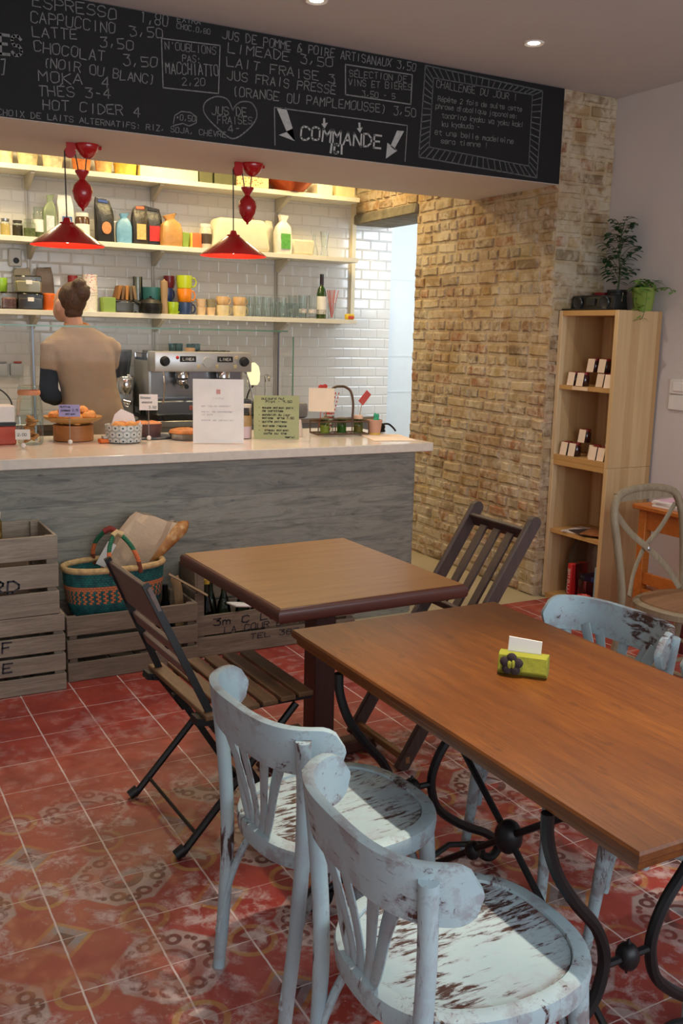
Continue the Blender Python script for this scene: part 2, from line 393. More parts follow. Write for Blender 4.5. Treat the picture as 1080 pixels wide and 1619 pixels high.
def m_shabby(name, wear, axis=0, fr=1.0):
    g = G(name); o = g.obj(); rn = g.rnd(); of = g.comb(g.M('MULTIPLY', rn, 7), g.M('MULTIPLY', rn, 3), rn)
    va = g.new('ShaderNodeVectorMath', operation='ADD'); g.put(va.inputs[0], o); g.put(va.inputs[1], of); p = va.outputs[0]
    sc = [9, 9, 9]; sc[axis] = 1.6
    n = g.noise(g.map(p, sc), 4.2*fr, 7, .72, .5); big = g.noise(p, 4.0, 4, .6); sm = g.noise(p, 16, 5, .65)
    base = g.mix(g.ramp(big, [(.35, 0.0), (.65, 1.0)]), lin(154, 176, 184), lin(170, 189, 193))
    base = g.mix(g.ramp(sm, [(.5, 0.0), (.72, .6)]), base, lin(150, 152, 166))
    t = .72 - wear*.24
    thr = g.M('ADD', n, g.M('MULTIPLY', g.M('SUBTRACT', big, .5), .75))
    c = g.mix(g.ramp(thr, [(t-.07, 0.0), (t-.02, .5)]), base, lin(140, 140, 148))
    c = g.mix(g.ramp(thr, [(t-.02, 0.0), (t+.035, 1.0)]), c, lin(62, 38, 32))
    pt = g.new('ShaderNodeNewGeometry').outputs['Pointiness']
    c = g.mix(g.M('MULTIPLY', g.ramp(pt, [(.54, 0.0), (.61, 1.0)]), g.ramp(sm, [(.50, 0.0), (.58, .8)])), c, lin(104, 66, 52))
    return g.out(c, .5, 0, g.bump(g.M('ADD', n, g.M('MULTIPLY', sm, .4)), .22, .003))
M_sh = m_shabby('worn_blue_paint', .34, axis=2, fr=1.4); M_sh_rail = m_shabby('worn_blue_paint_rail', .24, axis=1, fr=1.4); M_sh_rail2 = m_shabby('worn_blue_paint_heavy', .62, axis=1); M_sh_seat = m_shabby('worn_blue_paint_seat', .66, axis=0, fr=2.0)
W_honey = wood('honey_table_wood', (92, 46, 9), (126, 72, 18), (66, 32, 8), axis=1, scale=5, rough=.46, blot=True)
W_brown = wood('brown_table_top', (128, 80, 32), (154, 106, 50), (106, 64, 24), axis=0, scale=6, rough=.42, coat=.1)
W_mahog = wood('dark_red_wood_edge', (74, 36, 28), (92, 46, 34), axis=0, rough=.35)
W_maho2 = wood('dark_red_wood_post', (58, 30, 25), (74, 38, 30), axis=2, rough=.4)
W_dark = wood('dark_stained_wood', (62, 47, 43), (84, 64, 56), (48, 36, 33), axis=2, rough=.5)
W_slat = wood('oiled_slat_wood', (100, 72, 48), (132, 98, 64), (76, 56, 38), axis=1, rough=.5)
W_slat2 = wood('grey_brown_slat_wood', (96, 80, 74), (118, 100, 92), axis=1, rough=.5)
def m_pine():
    g = G('pale_pine'); o = g.obj(); x, y, z = g.sep(o)
    wn = g.new('ShaderNodeTexWhiteNoise'); g.put(wn.inputs['Vector'], g.comb(g.M('FLOOR', g.M('MULTIPLY', x, 15)), g.M('FLOOR', g.M('MULTIPLY', y, 15)), 0))
    n = g.noise(g.map(o, (14, 14, 1)), 1.6, 6, .6, .6)
    c = g.ramp(wn.outputs[0], [(.0, lin(184, 144, 94)), (.4, lin(214, 182, 134)), (.7, lin(232, 206, 162)), (1.0, lin(196, 156, 108))])
    c = g.mix(g.ramp(n, [(.45, 0.0), (.75, .45)]), c, lin(176, 136, 88))
    return g.out(c, .5)
W_pine = m_pine()
W_pine_e = wood('pine_front_edge', (184, 138, 80), (204, 160, 100), axis=1, scale=4, rough=.5)
W_crate = wood('weathered_crate_wood', (136, 124, 108), (178, 164, 144), (108, 96, 82), axis=0, scale=7, rough=.85, bump=.4)
W_crate2 = wood('weathered_crate_brown', (118, 104, 88), (154, 138, 118), (90, 76, 62), axis=0, scale=7, rough=.85, bump=.4)
W_cross = wood('limed_oak', (132, 116, 92), (160, 144, 118), (112, 96, 74), axis=2, rough=.6)
W_orange = wood('orange_pine', (176, 96, 32), (200, 120, 48), (150, 76, 24), axis=0, rough=.4)
iron = plain((24, 24, 26), .42, .3); blk = plain((14, 14, 15), .5); steel = plain((190, 190, 192), .28, 1.0); steel_d = plain((110, 112, 116), .35, .9); chrome = plain((225, 225, 228), .12, 1.0)
white_p = plain((232, 228, 222), .5); paper = plain((240, 236, 230), .8); kraft = plain((186, 146, 98), .8, bump=.3); shelf_w = plain((226, 222, 206), .45)
red_en = plain((178, 20, 26), .22, 0, .05, Coat_Weight=.5); red_lit = plain((226, 40, 26), .35); brass = plain((190, 140, 60), .3, .9)
gl = glass('thin_glass'); gl_g = glass('greenish_glass', (.91, .96, .93)); gl_pane = glass('clear_pane', (.985, .992, .988), .16); gl_edge = plain((96, 140, 116), .2, 0)
ink = plain((52, 50, 48), .8, var=.1)

# ------------------------------------------------------------------ setting
CZ = 3.0
b = B(); b.box((1.65, 1.45, -.05), (5.3, 6.02, .1)); struct(b, 'floor', M_floor)
b = B(); b.box((2.25, 5.73, -.05), (6.5, 2.54, .1)); f2 = struct(b, 'floor_passage', plain((176, 160, 128), .5, var=.08, scale=4))
b = B(); b.box((2.25, 2.7, CZ+.06), (6.5, 8.6, .12)); struct(b, 'ceiling', ceil_white)
b = B(); b.box((4.29+.08, 1.54, 1.5), (.16, 6.20, 3.0)); struct(b, 'wall_right', wall_white)
b = B(); b.box((-1.08, 2.7, 1.5), (.16, 8.6, 3.0)); struct(b, 'wall_left', wall_white)
b = B(); b.box((1.6, 7.03, 1.5), (5.26, .16, 3.0)); struct(b, 'wall_back', M_tile)
b = B(); b.box((4.87, 7.06, 1.5), (1.26, .14, 3.0))
for z in (.55, 1.12, 1.42, 2.05): b.box((4.87, 6.988, z), (1.26, .004, .012))
struct(b, 'wall_passage_back', plain((214, 222, 226), .35, var=.02))
b = B(); b.box((5.52, 5.8, 1.5), (.12, 2.6, 3.0)); b.box((4.97, 4.69, 1.5), (1.04, .1, 3.0)); struct(b, 'wall_passage_side', wall_white)
# front wall behind the camera with the shop window opening
b = B()
b.box((1.65, -1.62, .25), (5.5, .14, .5)); b.box((1.65, -1.62, 2.85), (5.5, .14, .3)); b.box((-.9, -1.62, 1.6), (.4, .14, 2.2)); b.box((4.2, -1.62, 1.6), (.4, .14, 2.2))
struct(b, 'wall_front', wall_white)
b = B()
for x in (-.68, .85, 2.45, 3.98): b.box((x, -1.64, 1.6), (.05, .07, 2.2))
for z in (.52, 2.1, 2.68): b.box((1.65, -1.64, z), (4.7, .07, .05))
struct(b, 'window_1', plain((60, 62, 64), .4))
# beam carrying the menu board
b = B(); b.box((1.44, 4.945, 2.7375), (4.87, .83, .525)); struct(b, 'beam', plain((206, 196, 188), .75, var=.03, scale=2))
# kitchen extractor bulkhead above the wall shelves stays plain

# brick wall with the doorway, and its pier end
def bricks(b, lay, org, u, nrm, W, z0, z1, seed, skip=None):
    rr = random.Random(seed); u = Vector(u); nrm = Vector(nrm); org = Vector(org); z = z0; k = 0
    pal = [(190, 162, 112), (196, 168, 120), (178, 150, 102), (200, 178, 134), (184, 156, 114), (172, 134, 92), (174, 120, 80), (156, 136, 104), (192, 170, 134), (206, 188, 156), (146, 124, 92), (198, 176, 140)]
    while z < z1-.02:
        h = min(.0635 + rr.uniform(-.004, .004), z1-z); hdr = k % 3 == 1; x = -rr.uniform(0, .1) if not hdr else -rr.uniform(0, .05)
        while x < W:
            L = (.103 if hdr or rr.random() < .12 else .212) + rr.uniform(-.008, .008)
            a0, a1 = max(x, 0), min(x+L-.012, W); x += L
            if a1-a0 < .02 or (skip and skip((a0+a1)/2, z+h/2)): continue
            d = .007 + rr.uniform(-.003, .007); c = lin(*pal[rr.randrange(len(pal))]); s = rr.uniform(.8, 1.12); ins = .010
            def P(a, zz, dd): return org + u*a + Vector((0, 0, zz)) + nrm*dd
            j = lambda: rr.uniform(-.0055, .0055)
            out = [P(a0+j(), z+j(), -.004), P(a1+j(), z+j(), -.004), P(a1+j(), z+h+j(), -.004), P(a0+j(), z+h+j(), -.004)]
            am = (a0+a1)/2
            inn = [P(a0+ins+j(), z+ins+j(), d), P(am, z+ins+j(), d+j()*.7), P(a1-ins+j(), z+ins+j(), d), P(a1-ins+j(), z+h-ins+j(), d), P(am, z+h-ins+j(), d+j()*.7), P(a0+ins+j(), z+h-ins+j(), d)]
            vs, _ = b._add(out+inn, [(0, 1, 6, 5, 4), (1, 2, 7, 6), (2, 3, 9, 8, 7), (3, 0, 4, 9), (4, 5, 8, 9), (5, 6, 7, 8)])
            for q in vs: q[lay] = (c[0]*s, c[1]*s, c[2]*s, 1)
        z += h + .0115; k += 1
b = B(); lay = b.bm.verts.layers.float_color.new('bc')
for bx in (((4.085, 5.28, 1.5), (.408, 1.5, 3.0)), ((4.055, 6.49, 2.76), (.348, .92, .48))): b.box(*bx)
mort = lin(196, 172, 132)
for q in b.bm.verts: q[lay] = (*mort, 1)
bricks(b, lay, (3.881, 4.53, 0), (0, 1, 0), (-1, 0, 0), 1.50, 0.005, 3.0, 3)
bricks(b, lay, (3.881, 6.03, 2.53), (0, 1, 0), (-1, 0, 0), .92, 0, .46, 5)
bricks(b, lay, (3.881, 4.531, 0), (1, 0, 0), (0, -1, 0), .405, 0.005, 3.0, 9)
bricks(b, lay, (3.881, 6.029, 0), (1, 0, 0), (0, 1, 0), .35, 0.005, 2.5, 11)
struct(b, 'wall_brick', M_brick, 30)
b = B(); b.box((4.04, 6.49, 2.485), (.37, .95, .07), bev=.008).jit(.006, 2); struct(b, 'trim_lintel', plain((120, 112, 96), .9, var=.25, scale=14, bump=.6))
b = B(); b.box((3.86, 6.935, 2.19), (.035, .03, .96)); struct(b, 'trim_1', plain((226, 214, 180), .5))
b = B(); b.box((4.1, 4.505, .004), (.36, .03, .008)); struct(b, 'trim_2', plain((120, 108, 90), .6))
# light switches on the right wall, a double plate
b = B(); b.box((4.283, 3.86, 1.345), (.012, .16, .085), bev=.004); r = one(b, 'light_switch', white_p, 'white light switch plate above another on the right wall', 'switch')
bb = B(); bb.box((4.275, 3.86, 1.345), (.008, .10, .05), bev=.002).obj('rocker', paper, r)
b = B(); b.box((4.283, 3.86, 1.255), (.012, .16, .085), bev=.004); r = one(b, 'wall_socket', white_p, 'blank white wall plate directly below the light switch', 'socket')
# recessed ceiling spots
M_lampface = emit('lamp_face', (1.0, .86, .66), 14)
for i, (x, y) in enumerate(SPOTS):
    if i > 1: continue
    t = thing('ceiling_spotlight', ['lit round recessed spotlight in the white ceiling near the brick pier', 'round recessed ceiling spotlight cut by the top edge of the photo'][i], 'ceiling light', (x, y, CZ), group='ceiling spotlights')
    bb = B(); bb.lathe([(.030, -.002), (.046, -.007), (.050, -.001)], 24).obj('trim_ring', white_p, t)
    bb = B(); bb.lathe([(.0005, -.0015), (.030, -.0015)], 20).obj('lamp', M_lampface, t)
# ------------------------------------------------------------------ tables
t = thing('dining_table', 'long honey brown wooden table on black scrolled iron base', 'table', (1.537, 1.735, 0))
def slab_prof(b, wx, wy, prof):
    R = [[Vector((sx*(wx/2-i), sy*(wy/2-i), z)) for sx, sy in ((-1,-1),(1,-1),(1,1),(-1,1))] for i, z in prof]
    return b.rings(R)
b = B(); slab_prof(b, .735, 1.36, [(.025, .700), (.016, .703), (.012, .712), (.012, .720), (.004, .724), (0, .730), (0, .742), (.003, .748), (.009, .750)])
b.obj('tabletop', W_honey, t, angle=25)
IX = -.10
def iron_frame(y):
    fr = B()
    for s in (-1, 1):
        pr = [(.25, .698), (.245, .64), (.215, .56), (.16, .48), (.10, .41), (.07, .34), (.072, .28), (.10, .22), (.18, .155), (.28, .10), (.325, .06), (.325, .03), (.30, .016), (.27, .03), (.262, .06)]
        fr.tube(bez([(IX+s*x, y, z) for x, z in pr], 5), .0135, 8)
    fr.box((IX, y, .694), (.46, .03, .010))
    o = fr.obj('end_frame', iron, t)
    k = B(); k.tube([(IX-.075, y, .31), (IX+.075, y, .31)], .009, 8); k.sph((IX, y, .31), (.026, .026, .032)); k.lathe([(.002, .05), (.008, .035), (.006, .02)], 8, (IX, y, .30)); k.lathe([(.006, -.02), (.008, -.032), (.002, -.05)], 8, (IX, y, .32)); k.obj('knob', iron, o)
iron_frame(.42); iron_frame(-.43)
b = B()
b.tube([(IX, .42, .69), (IX, -.02, .38), (IX, -.43, .07)], .009, 8); b.tube([(IX, -.43, .69), (IX, -.02, .38), (IX, .42, .04)], .009, 8)
b.tube([(IX, .42, .04), (IX-.15, .43, .09), (IX-.30, .42, .06)], .009, 8); b.tube([(IX, -.43, .07), (IX-.15, -.44, .10), (IX-.30, -.43, .06)], .009, 8)
b.tube([(IX, -.43, .07), (IX+.15, -.44, .10), (IX+.30, -.43, .06)], .009, 8); b.tube([(IX, .42, .04), (IX+.15, .43, .09), (IX+.30, .42, .06)], .009, 8)
x = b.obj('cross_brace', iron, t)
b = B(); b.sph((IX, -.02, .38), (.036, .036, .044)); b.obj('ball', iron, x)
b = B(); b.sph((IX, .12, .27), (.022, .022, .026)); b.obj('knob', iron, x)

t = thing('cafe_table', 'square brown cafe table on a dark red wooden pedestal', 'table', (1.572, 3.04, 0), math.radians(1.5))
b = B(); slab_prof(b, .735, .86, [(.012, .700), (.003, .706), (0, .715), (0, .735), (.004, .744), (.012, .7485)]); b.obj('edge_band', W_mahog, t)
b = B(); slab_prof(b, .735, .86, [(.014, .740), (.014, .750)]); b.obj('tabletop', W_brown, t)
b = B(); b.box((.02, 0, .37), (.088, .088, .66), bev=.004); p = b.obj('pedestal', W_maho2, t)
b = B(); b.box((.02, 0, .694), (.40, .40, .022), bev=.003); b.obj('top_plate', W_maho2, p)
b = B()
b.box((.02, 0, .03), (.50, .075, .045), bev=.006, top=(.9, .9)); b.box((.02, 0, .0305), (.075, .50, .044), bev=.006, top=(.9, .9)); b.obj('foot_cross', W_maho2, t)

# ------------------------------------------------------------------ painted bentwood chairs
def chair_U(tt, off=0.0):
    c, s = math.cos(tt), math.sin(tt)
    x = -.045 - (.222+off)*spow(c, .62); y = (.237+off)*spow(s, .66); return x, y
def bentwood(label, loc, rz, rail=None, grp='worn pale blue bentwood chairs'):
    t = thing('bentwood_chair', label, 'chair', loc, rz, grp)
    n = 44
    def outline(sc, z, inset=0):
        R = []
        for j in range(n):
            a = 2*PI*j/n; c, s = math.cos(a), math.sin(a)
            wy = .222 - .018*(1 if c < 0 else 0)*abs(c)
            R.append(Vector(((.232-inset)*spow(c, .78)*sc, (wy-inset)*spow(s, .78)*sc, z)))
        return R
    b = B(); b.rings([outline(1, .418, .012), outline(1, .416, 0), outline(1, .445, -.003), outline(1, .458, 0), outline(1, .463, .012), outline(1, .4615, .030), outline(1, .452, .033), outline(1, .43, .036)]); seat = b.obj('seat_frame', M_sh, t)
    b = B()
    b.rings([outline(1, .436, .0335), outline(1, .4565, .0335), outline(.75, .453), outline(.4, .450), outline(.08, .449)]); b.obj('seat', M_sh_seat, t)
    # rear legs rise into the back posts
    for s in (-1, 1):
        b = B(); b.tube(bez([(-.238, s*.166, 0), (-.225, s*.168, .12), (-.210, s*.176, .30), (-.205, s*.186, .44), (-.210, s*.201, .60), (-.222, s*.214, .758)], 5), [.0155]*3+[.0165]*8+[.0175]*15, 12)
        b.obj('rear_leg', M_sh, t)
    for s in (-1, 1):
        b = B(); b.tube([(.165, s*.150, .425), (.178, s*.158, .25), (.20, s*.172, 0)], [.021, .0185, .0135], 12); b.obj('front_leg', M_sh, t)
    # bent braces under the seat
    for s in (-1, 1):
        b = B(); b.tube(bez([(-.238, s*.166, .10), (-.205, s*.160, .25), (-.14, s*.155, .36), (-.03, s*.150, .405), (.08, s*.150, .37), (.15, s*.150, .27), (.168, s*.152, .17)], 5), .0095, 8); b.obj('bent_brace', M_sh, t)
    b = B(); b.tube(bez([(.168, -.15, .27), (.15, -.09, .37), (.148, 0, .405), (.15, .09, .37), (.168, .15, .27)], 5), .0095, 8); b.obj('bent_brace', M_sh, t)
    # crest rail: a bent band round the back, ends rounded
    b = B(); K = 40; R = []
    for i in range(K+1):
        tt = math.radians(-78+156*i/K); x0, y0 = chair_U(tt, -.009); x1, y1 = chair_U(tt, .009)
        e = min(i, K-i)/K*(.9); q = min(1, e/.085); q = math.sqrt(max(0, 1-(1-q)**2)); hh = .006+.049*q
        lean = lambda z: -(z-.72)*.16
        zc = .728; z0, z1 = zc-hh, zc+hh
        R.append([Vector((x0+lean(z0), y0, z0)), Vector((x0+lean(zc), y0, zc)), Vector((x0+lean(z1)+.001, y0, z1-.003)), Vector(((x0+x1)/2+lean(z1), (y0+y1)/2, z1)), Vector((x1+lean(z1)-.001, y1, z1-.003)), Vector((x1+lean(zc), y1, zc)), Vector((x1+lean(z0), y1, z0)), Vector(((x0+x1)/2+lean(z0), (y0+y1)/2, z0-.002))])
    b.rings(R); b.obj('crest_rail', rail or M_sh_rail, t, angle=50)
    # fan of five splats from the seat to the rail
    for k, td in enumerate((-40, -21, 0, 21, 40)):
        tx, ty = chair_U(math.radians(td)); ty *= .80 if abs(td) > 30 else .86
        bx, by = -.216, (k-2)*.021
        pts = bez([(bx, by, .452), (bx-.004, by*1.35+(ty-by)*.10, .51), (bx*.55+tx*.45, by+(ty-by)*.52, .60), (tx+.002, ty, .70)], 6)
        K2 = len(pts); w0 = [(.0045, .0125+.0085*(i/(K2-1))) for i in range(K2)]
        b = B(); b.tube(pts, w0, 10, flat=(1, 0, .0)); b.obj('splat', M_sh, t)
    return t
bentwood('pale blue worn bentwood chair beside the black folding chair, dark streak on seat', (1.055, 1.915, 0), math.radians(4))
bentwood('worn pale blue bentwood chair closest to the camera, large whitened seat', (1.018, 1.340, 0), math.radians(-1))
bentwood('worn pale blue bentwood chair facing across the table, fan splats above the tabletop', (1.898, 2.065, 0), math.radians(183), M_sh_rail2)
bentwood('pale blue bentwood chair mostly hidden beyond the long table, only its rail end showing', (1.90, 1.515, 0), math.radians(179))

# ------------------------------------------------------------------ folding slat chair, black steel
t = thing('folding_chair', 'folding bistro chair with black steel frame and brown slats', 'chair', (1.06, 2.80, 0), math.radians(2))
for s, y in ((1, .228), (-1, -.212)):
    b = B(); b.bar((-.27, y*.82, .875), (-.085, y, .46), .011, .022, (1, 0, 0)); b.bar((-.085, y, .46), (.20, y, .0), .011, .022, (1, 0, 0)); u = b.obj('back_upright', blk, t)
    b = B(); b.tube([(.205, y, 0), (.195, y, .02)], .018, 10); b.obj('rubber_foot', blk, u)
for s, y in ((1, .240), (-1, -.200)):
    b = B(); b.tube([(-.175, y, .012), (.215, y-.004, .435)], .0125, 8); l = b.obj('rear_leg', blk, t)
    b = B(); b.tube([(-.195, y, .013), (-.165, y, .030)], [.017, .018], 10); b.obj('rubber_foot', blk, l)
b = B(); b.tube([(-.125, .235, .066), (-.125, -.2, .066)], .006, 6); b.obj('crossbar', blk, t)
b = B(); b.tube([(.15, .22, .08), (.15, -.2, .08)], .006, 6); b.obj('crossbar', blk, t)
for y in (.225, -.208):
    b = B(); b.box((-.10, y, .44), (.075, .05, .022), (0, .2, 0)); b.tube([(-.09, y, .43), (.0, y, .30)], .007, 6); b.obj('hinge', blk, t)
b = B(); b.box((-.062, -.214, .462), (.024, .020, .008)); b.obj('brass_rivet', brass, t)
b = B()
for i in range(6): b.box((-.085+.066*i, .012, .458+.001*i), (.052, .515-.012*i, .017), bev=.003)
b.obj('seat', W_slat, t)
b = B(); b.box((.08, .012, .443), (.40, .022, .014)); b.box((.08, .2, .443), (.40, .022, .014)); b.box((.08, -.18, .443), (.40, .022, .014)); b.obj('seat_frame', blk, t)
b = B(); d = Vector((.185, 0, -.415)).normalized()
for k0, k1 in ((.0, .16), (.20, .245), (.285, .325)):
    p0 = Vector((-.262, .008, .865))+d*k0; p1 = Vector((-.262, .008, .865))+d*k1; wd = .39+.02*k0
    b.bar(p0, p1, wd, .015, (1, 0, 0), .003)
b.obj('backrest', W_slat2, t)

# ------------------------------------------------------------------ dark stained folding wooden chair across the small table
t = thing('wooden_folding_chair', 'dark stained wooden folding chair with slat back near the brick wall', 'chair', (2.08, 2.99, 0), 0)
for y in (.190, -.176):
    b = B(); b.bar((-.26, y, .0), (.31, y-.004, .905), .026, .060, (1, 0, 0), .006); b.tube([(.306, y-.017, .90), (.306, y+.009, .90)], .026, 14); b.obj('back_post', W_dark, t)
for y in (.158, -.158):
    b = B(); b.bar((.24, y, 0), (-.17, y, .44), .024, .045, (1, 0, 0), .004); b.obj('rear_leg', W_dark, t)
b = B(); b.bar((.282, .18, .855), (.282, -.18, .855), .018, .058, (-.53, 0, .85), .004); b.obj('back_rail', W_dark, t)
b = B(); b.bar((.085, .18, .535), (.085, -.18, .535), .018, .04, (-.53, 0, .85), .004); b.obj('back_rail', W_dark, t)
for y in (-.085, 0, .085):
    b = B(); b.bar((.085, y, .54), (.276, y, .845), .045, .012, (1, 0, 0), .003); b.obj('back_slat', W_dark, t)
b = B()
for i in range(6): b.box((-.17+.062*i, 0, .45), (.05, .335, .018), bev=.003)
b.obj('seat', W_dark, t)
b = B(); W_st = wood('light_stretcher_wood', (120, 84, 54), (146, 106, 70), axis=1); b.bar((-.235, .19, .04), (-.235, -.19, .04), .022, .03, (0, 0, 1), .003); b.obj('stretcher', W_st, t)
b = B(); b.bar((.19, .15, .055), (.19, -.15, .055), .022, .03, (0, 0, 1), .003); b.obj('stretcher', W_st, t)

# ------------------------------------------------------------------ limed cross-back chair
t = thing('cross_back_chair', 'limed oak cross-back chair with brown seat by the right wall', 'chair', (3.34, 2.86, 0), math.radians(3))
b = B(); R = []
for a in range(40):
    th = 2*PI*a/40; R.append((.235*spow(math.cos(th), .8), .215*spow(math.sin(th), .8)))
b.rings([[Vector((x*k, y*k, z)) for x, y in R] for k, z in ((.95, .425), (1, .43), (1, .455), (.95, .463), (.88, .462))]); b.obj('seat_frame', W_cross, t)
b = B(); b.rings([[Vector((x*k, y*k, z)) for x, y in R] for k, z in ((.88, .458), (.86, .468), (.6, .474), (.1, .475))]); b.obj('seat', wood('brown_seat', (120, 84, 56), (146, 106, 74), axis=0, rough=.6), t)
for s in (-1, 1):
    b = B(); b.tube([(s*.18, -.16, .43), (s*.20, -.19, 0)], [.02, .015], 10); b.obj('front_leg', W_cross, t)
b = B(); b.tube(bez([(-.215, .26, 0), (-.205, .21, .25), (-.205, .20, .46), (-.222, .235, .70), (-.225, .262, .82), (-.19, .283, .90), (-.10, .30, .925), (0, .305, .93), (.10, .30, .925), (.19, .283, .90), (.225, .262, .82), (.222, .235, .70), (.205, .20, .46), (.205, .21, .25), (.215, .26, 0)], 5), .0185, 10); b.obj('back_hoop', W_cross, t)
b = B(); R = []
for i in range(21):
    x = -.20+.40*i/20; y = .302-.35*x*x; hh = .026
    R.append([Vector((x, y-.009, .905-hh)), Vector((x, y-.009, .905+hh-.3*x*x)), Vector((x, y+.009, .905+hh-.3*x*x)), Vector((x, y+.009, .905-hh))])
b.rings(R); b.obj('top_rail', W_cross, t)
for s in (-1, 1):
    b = B(); pts = bez([(s*.205, .285, .845), (s*.10, .275, .735), (0, .258+.012*s, .655), (-s*.11, .225, .56), (-s*.17, .19, .462)], 5); b.tube(pts, [(.005, .0155)]*len(pts), 8, flat=(0, 1, 0)); b.obj('cross_splat', W_cross, t)
b = B(); b.sph((0, .243, .655), (.012, .006, .012)); b.obj('screw_cap', steel, t)
b = B(); b.tube([(-.19, -.17, .2), (-.207, .22, .2)], .010, 8); b.tube([(.19, -.17, .2), (.207, .22, .2)], .010, 8); b.tube([(-.2, 0, .2), (.2, 0, .2)], .010, 8); b.obj('stretcher', W_cross, t)

# ------------------------------------------------------------------ small honey side table at the right wall
t = thing('side_table', 'orange pine side table with magazines, behind the cross-back chair', 'table', (4.02, 3.36, 0))
b = B(); b.box((0, 0, .738), (.54, .56, .026), bev=.005); b.obj('tabletop', W_orange, t)
for sx in (-.22, .22):
    for sy in (-.225, .225):
        b = B(); b.box((sx, sy, .3625), (.05, .05, .725), bev=.003); b.obj('leg', W_orange, t)
b = B(); b.box((-.225, 0, .67), (.018, .42, .10)); b.box((.225, 0, .67), (.018, .42, .10)); b.box((0, -.235, .67), (.42, .018, .10)); b.box((0, .235, .67), (.42, .018, .10)); b.obj('apron', W_orange, t)
b = B(); b.box((0, 0, .295), (.42, .44, .016)); b.box((-.225, 0, .36), (.02, .42, .06)); b.box((-.225, 0, .27), (.02, .42, .06)); b.obj('shelf', W_orange, t)
for i, (z, c, a, lab) in enumerate(((.758, (206, 202, 206), .06, 'grey edged magazine at the bottom of the pile on the pine table'), (.770, (226, 200, 150), -.08, 'cream magazine in the middle of the pile on the pine table'), (.781, (214, 170, 196), .1, 'pink and white magazine on top of the pine table pile'))):
    b = B(); b.box((0, 0, 0), (.29, .215, .0105), bev=.001); m = one(b, 'magazine', plain((236, 232, 228), .5), lab, 'magazine', (3.93, 3.43, z-.0015), a, 'magazines on the pine side table')
    b = B(); b.box((0, 0, .0056), (.27, .2, .0006)); b.obj('cover', plain(c, .35, var=.25, scale=14), m)
b = B(); R = []
for i, (k, z) in enumerate(((.8, 0), (1, .03), (1, .12), (.8, .19), (.5, .23))): R.append([Vector((.13*k*math.cos(a)*(1+.12*math.sin(3*a+i)), .10*k*math.sin(a)*(1+.1*math.cos(2*a+i)), z)) for a in [2*PI*j/18 for j in range(18)]])
b.rings(R); one(b, 'cloth_bag', plain((206, 200, 196), .8, bump=.5), 'crumpled white bag on the shelf of the pine side table', 'bag', (3.98, 3.34, .303))
b = B(); b.box((0, 0, .05), (.18, .13, .10), bev=.004); b.box((0, 0, .101), (.19, .14, .012), bev=.002); one(b, 'storage_box', plain((96, 28, 34), .6), 'dark red box on the floor beneath the pine side table', 'box', (3.94, 3.38, 0))

# ------------------------------------------------------------------ card holder on the long table
a = math.radians(-48)
t = thing('card_holder', 'small green felt purse holding white cards, dark flower on front', 'card holder', (1.545, 1.825, .7505), a)
felt = plain((136, 136, 40), .95, bump=.5, var=.12)
b = B(); b.prism([(-.012, 0), (-.026, .012), (-.022, .044), (-.014, .056), (.014, .056), (.022, .044), (.026, .012), (.012, 0)], -.062, .062, lambda x, z, h: Vector((h, x, z))); pu = b.obj('pouch', felt, t)
b = B(); b.prism([(-.0245, .050), (-.0295, .016), (-.0315, .017), (-.0265, .054), (-.012, .060), (-.012, .057)], -.060, .060, lambda x, z, h: Vector((h, x, z))); b.obj('flap', felt, t)
b = B()
for k in range(5):
    q = k/5*2*PI+.3; b.sph((-.026+.017*math.cos(q), -.0345, .034+.017*math.sin(q)), (.0135, .006, .0135), 10, 6)
f = b.obj('felt_flower', plain((46, 34, 38), .95, bump=.4), t)
b = B(); b.sph((-.030, -.0385, .034), (.006, .005, .011), 8, 6); b.sph((-.021, -.0385, .036), (.005, .005, .012), 8, 6); b.obj('flower_centre', felt, f)
b = B(); b.box((0, 0, 0), (.084, .0022, .066), (.16, .06, 0)); r = one(b, 'business_card', paper, 'white card standing in the green felt purse', 'card', (1.549, 1.829, .812), a)

# ------------------------------------------------------------------ bookcases
def book_unit(label, z0, H, zs, lab2=None):
    t = thing('bookcase', label, 'bookcase', (4.105, 4.275, z0), group='stacked pine bookcases')
    D, W = .335, .490; th = .03
    for s in (-1, 1):
        b = B(); b.box((0, s*(W/2-th/2), H/2), (D, th, H), bev=.0015); b.obj('side_panel', W_pine, t)
    b = B(); b.box((0, 0, H-th/2), (D, W-2*th-.001, th)); b.obj('top_panel', W_pine_e, t)
    b = B(); b.box((0, 0, th/2), (D, W-2*th-.001, th)); b.obj('bottom_panel', W_pine_e, t)
    b = B(); b.box((D/2-.008, 0, H/2), (.012, W-2*th-.001, H-2*th-.002)); b.obj('back_panel', W_pine, t)
    b = B(); b.box((-.004, 0, zs), (D-.028, W-2*th-.001, .024)); b.obj('shelf', W_pine_e, t)
    return t
book_unit('lower open pine bookcase unit standing on the floor by the brick pier', 0, .872, .430)
ub = book_unit('upper open pine bookcase unit stacked on the lower one, potted plants on top', .873, .888, .438)
b = B(); b.box((-.163, .03, .438), (.003, .13, .020)); b.obj('price_strip', plain((226, 196, 160), .7), ub, 'pale paper strip')
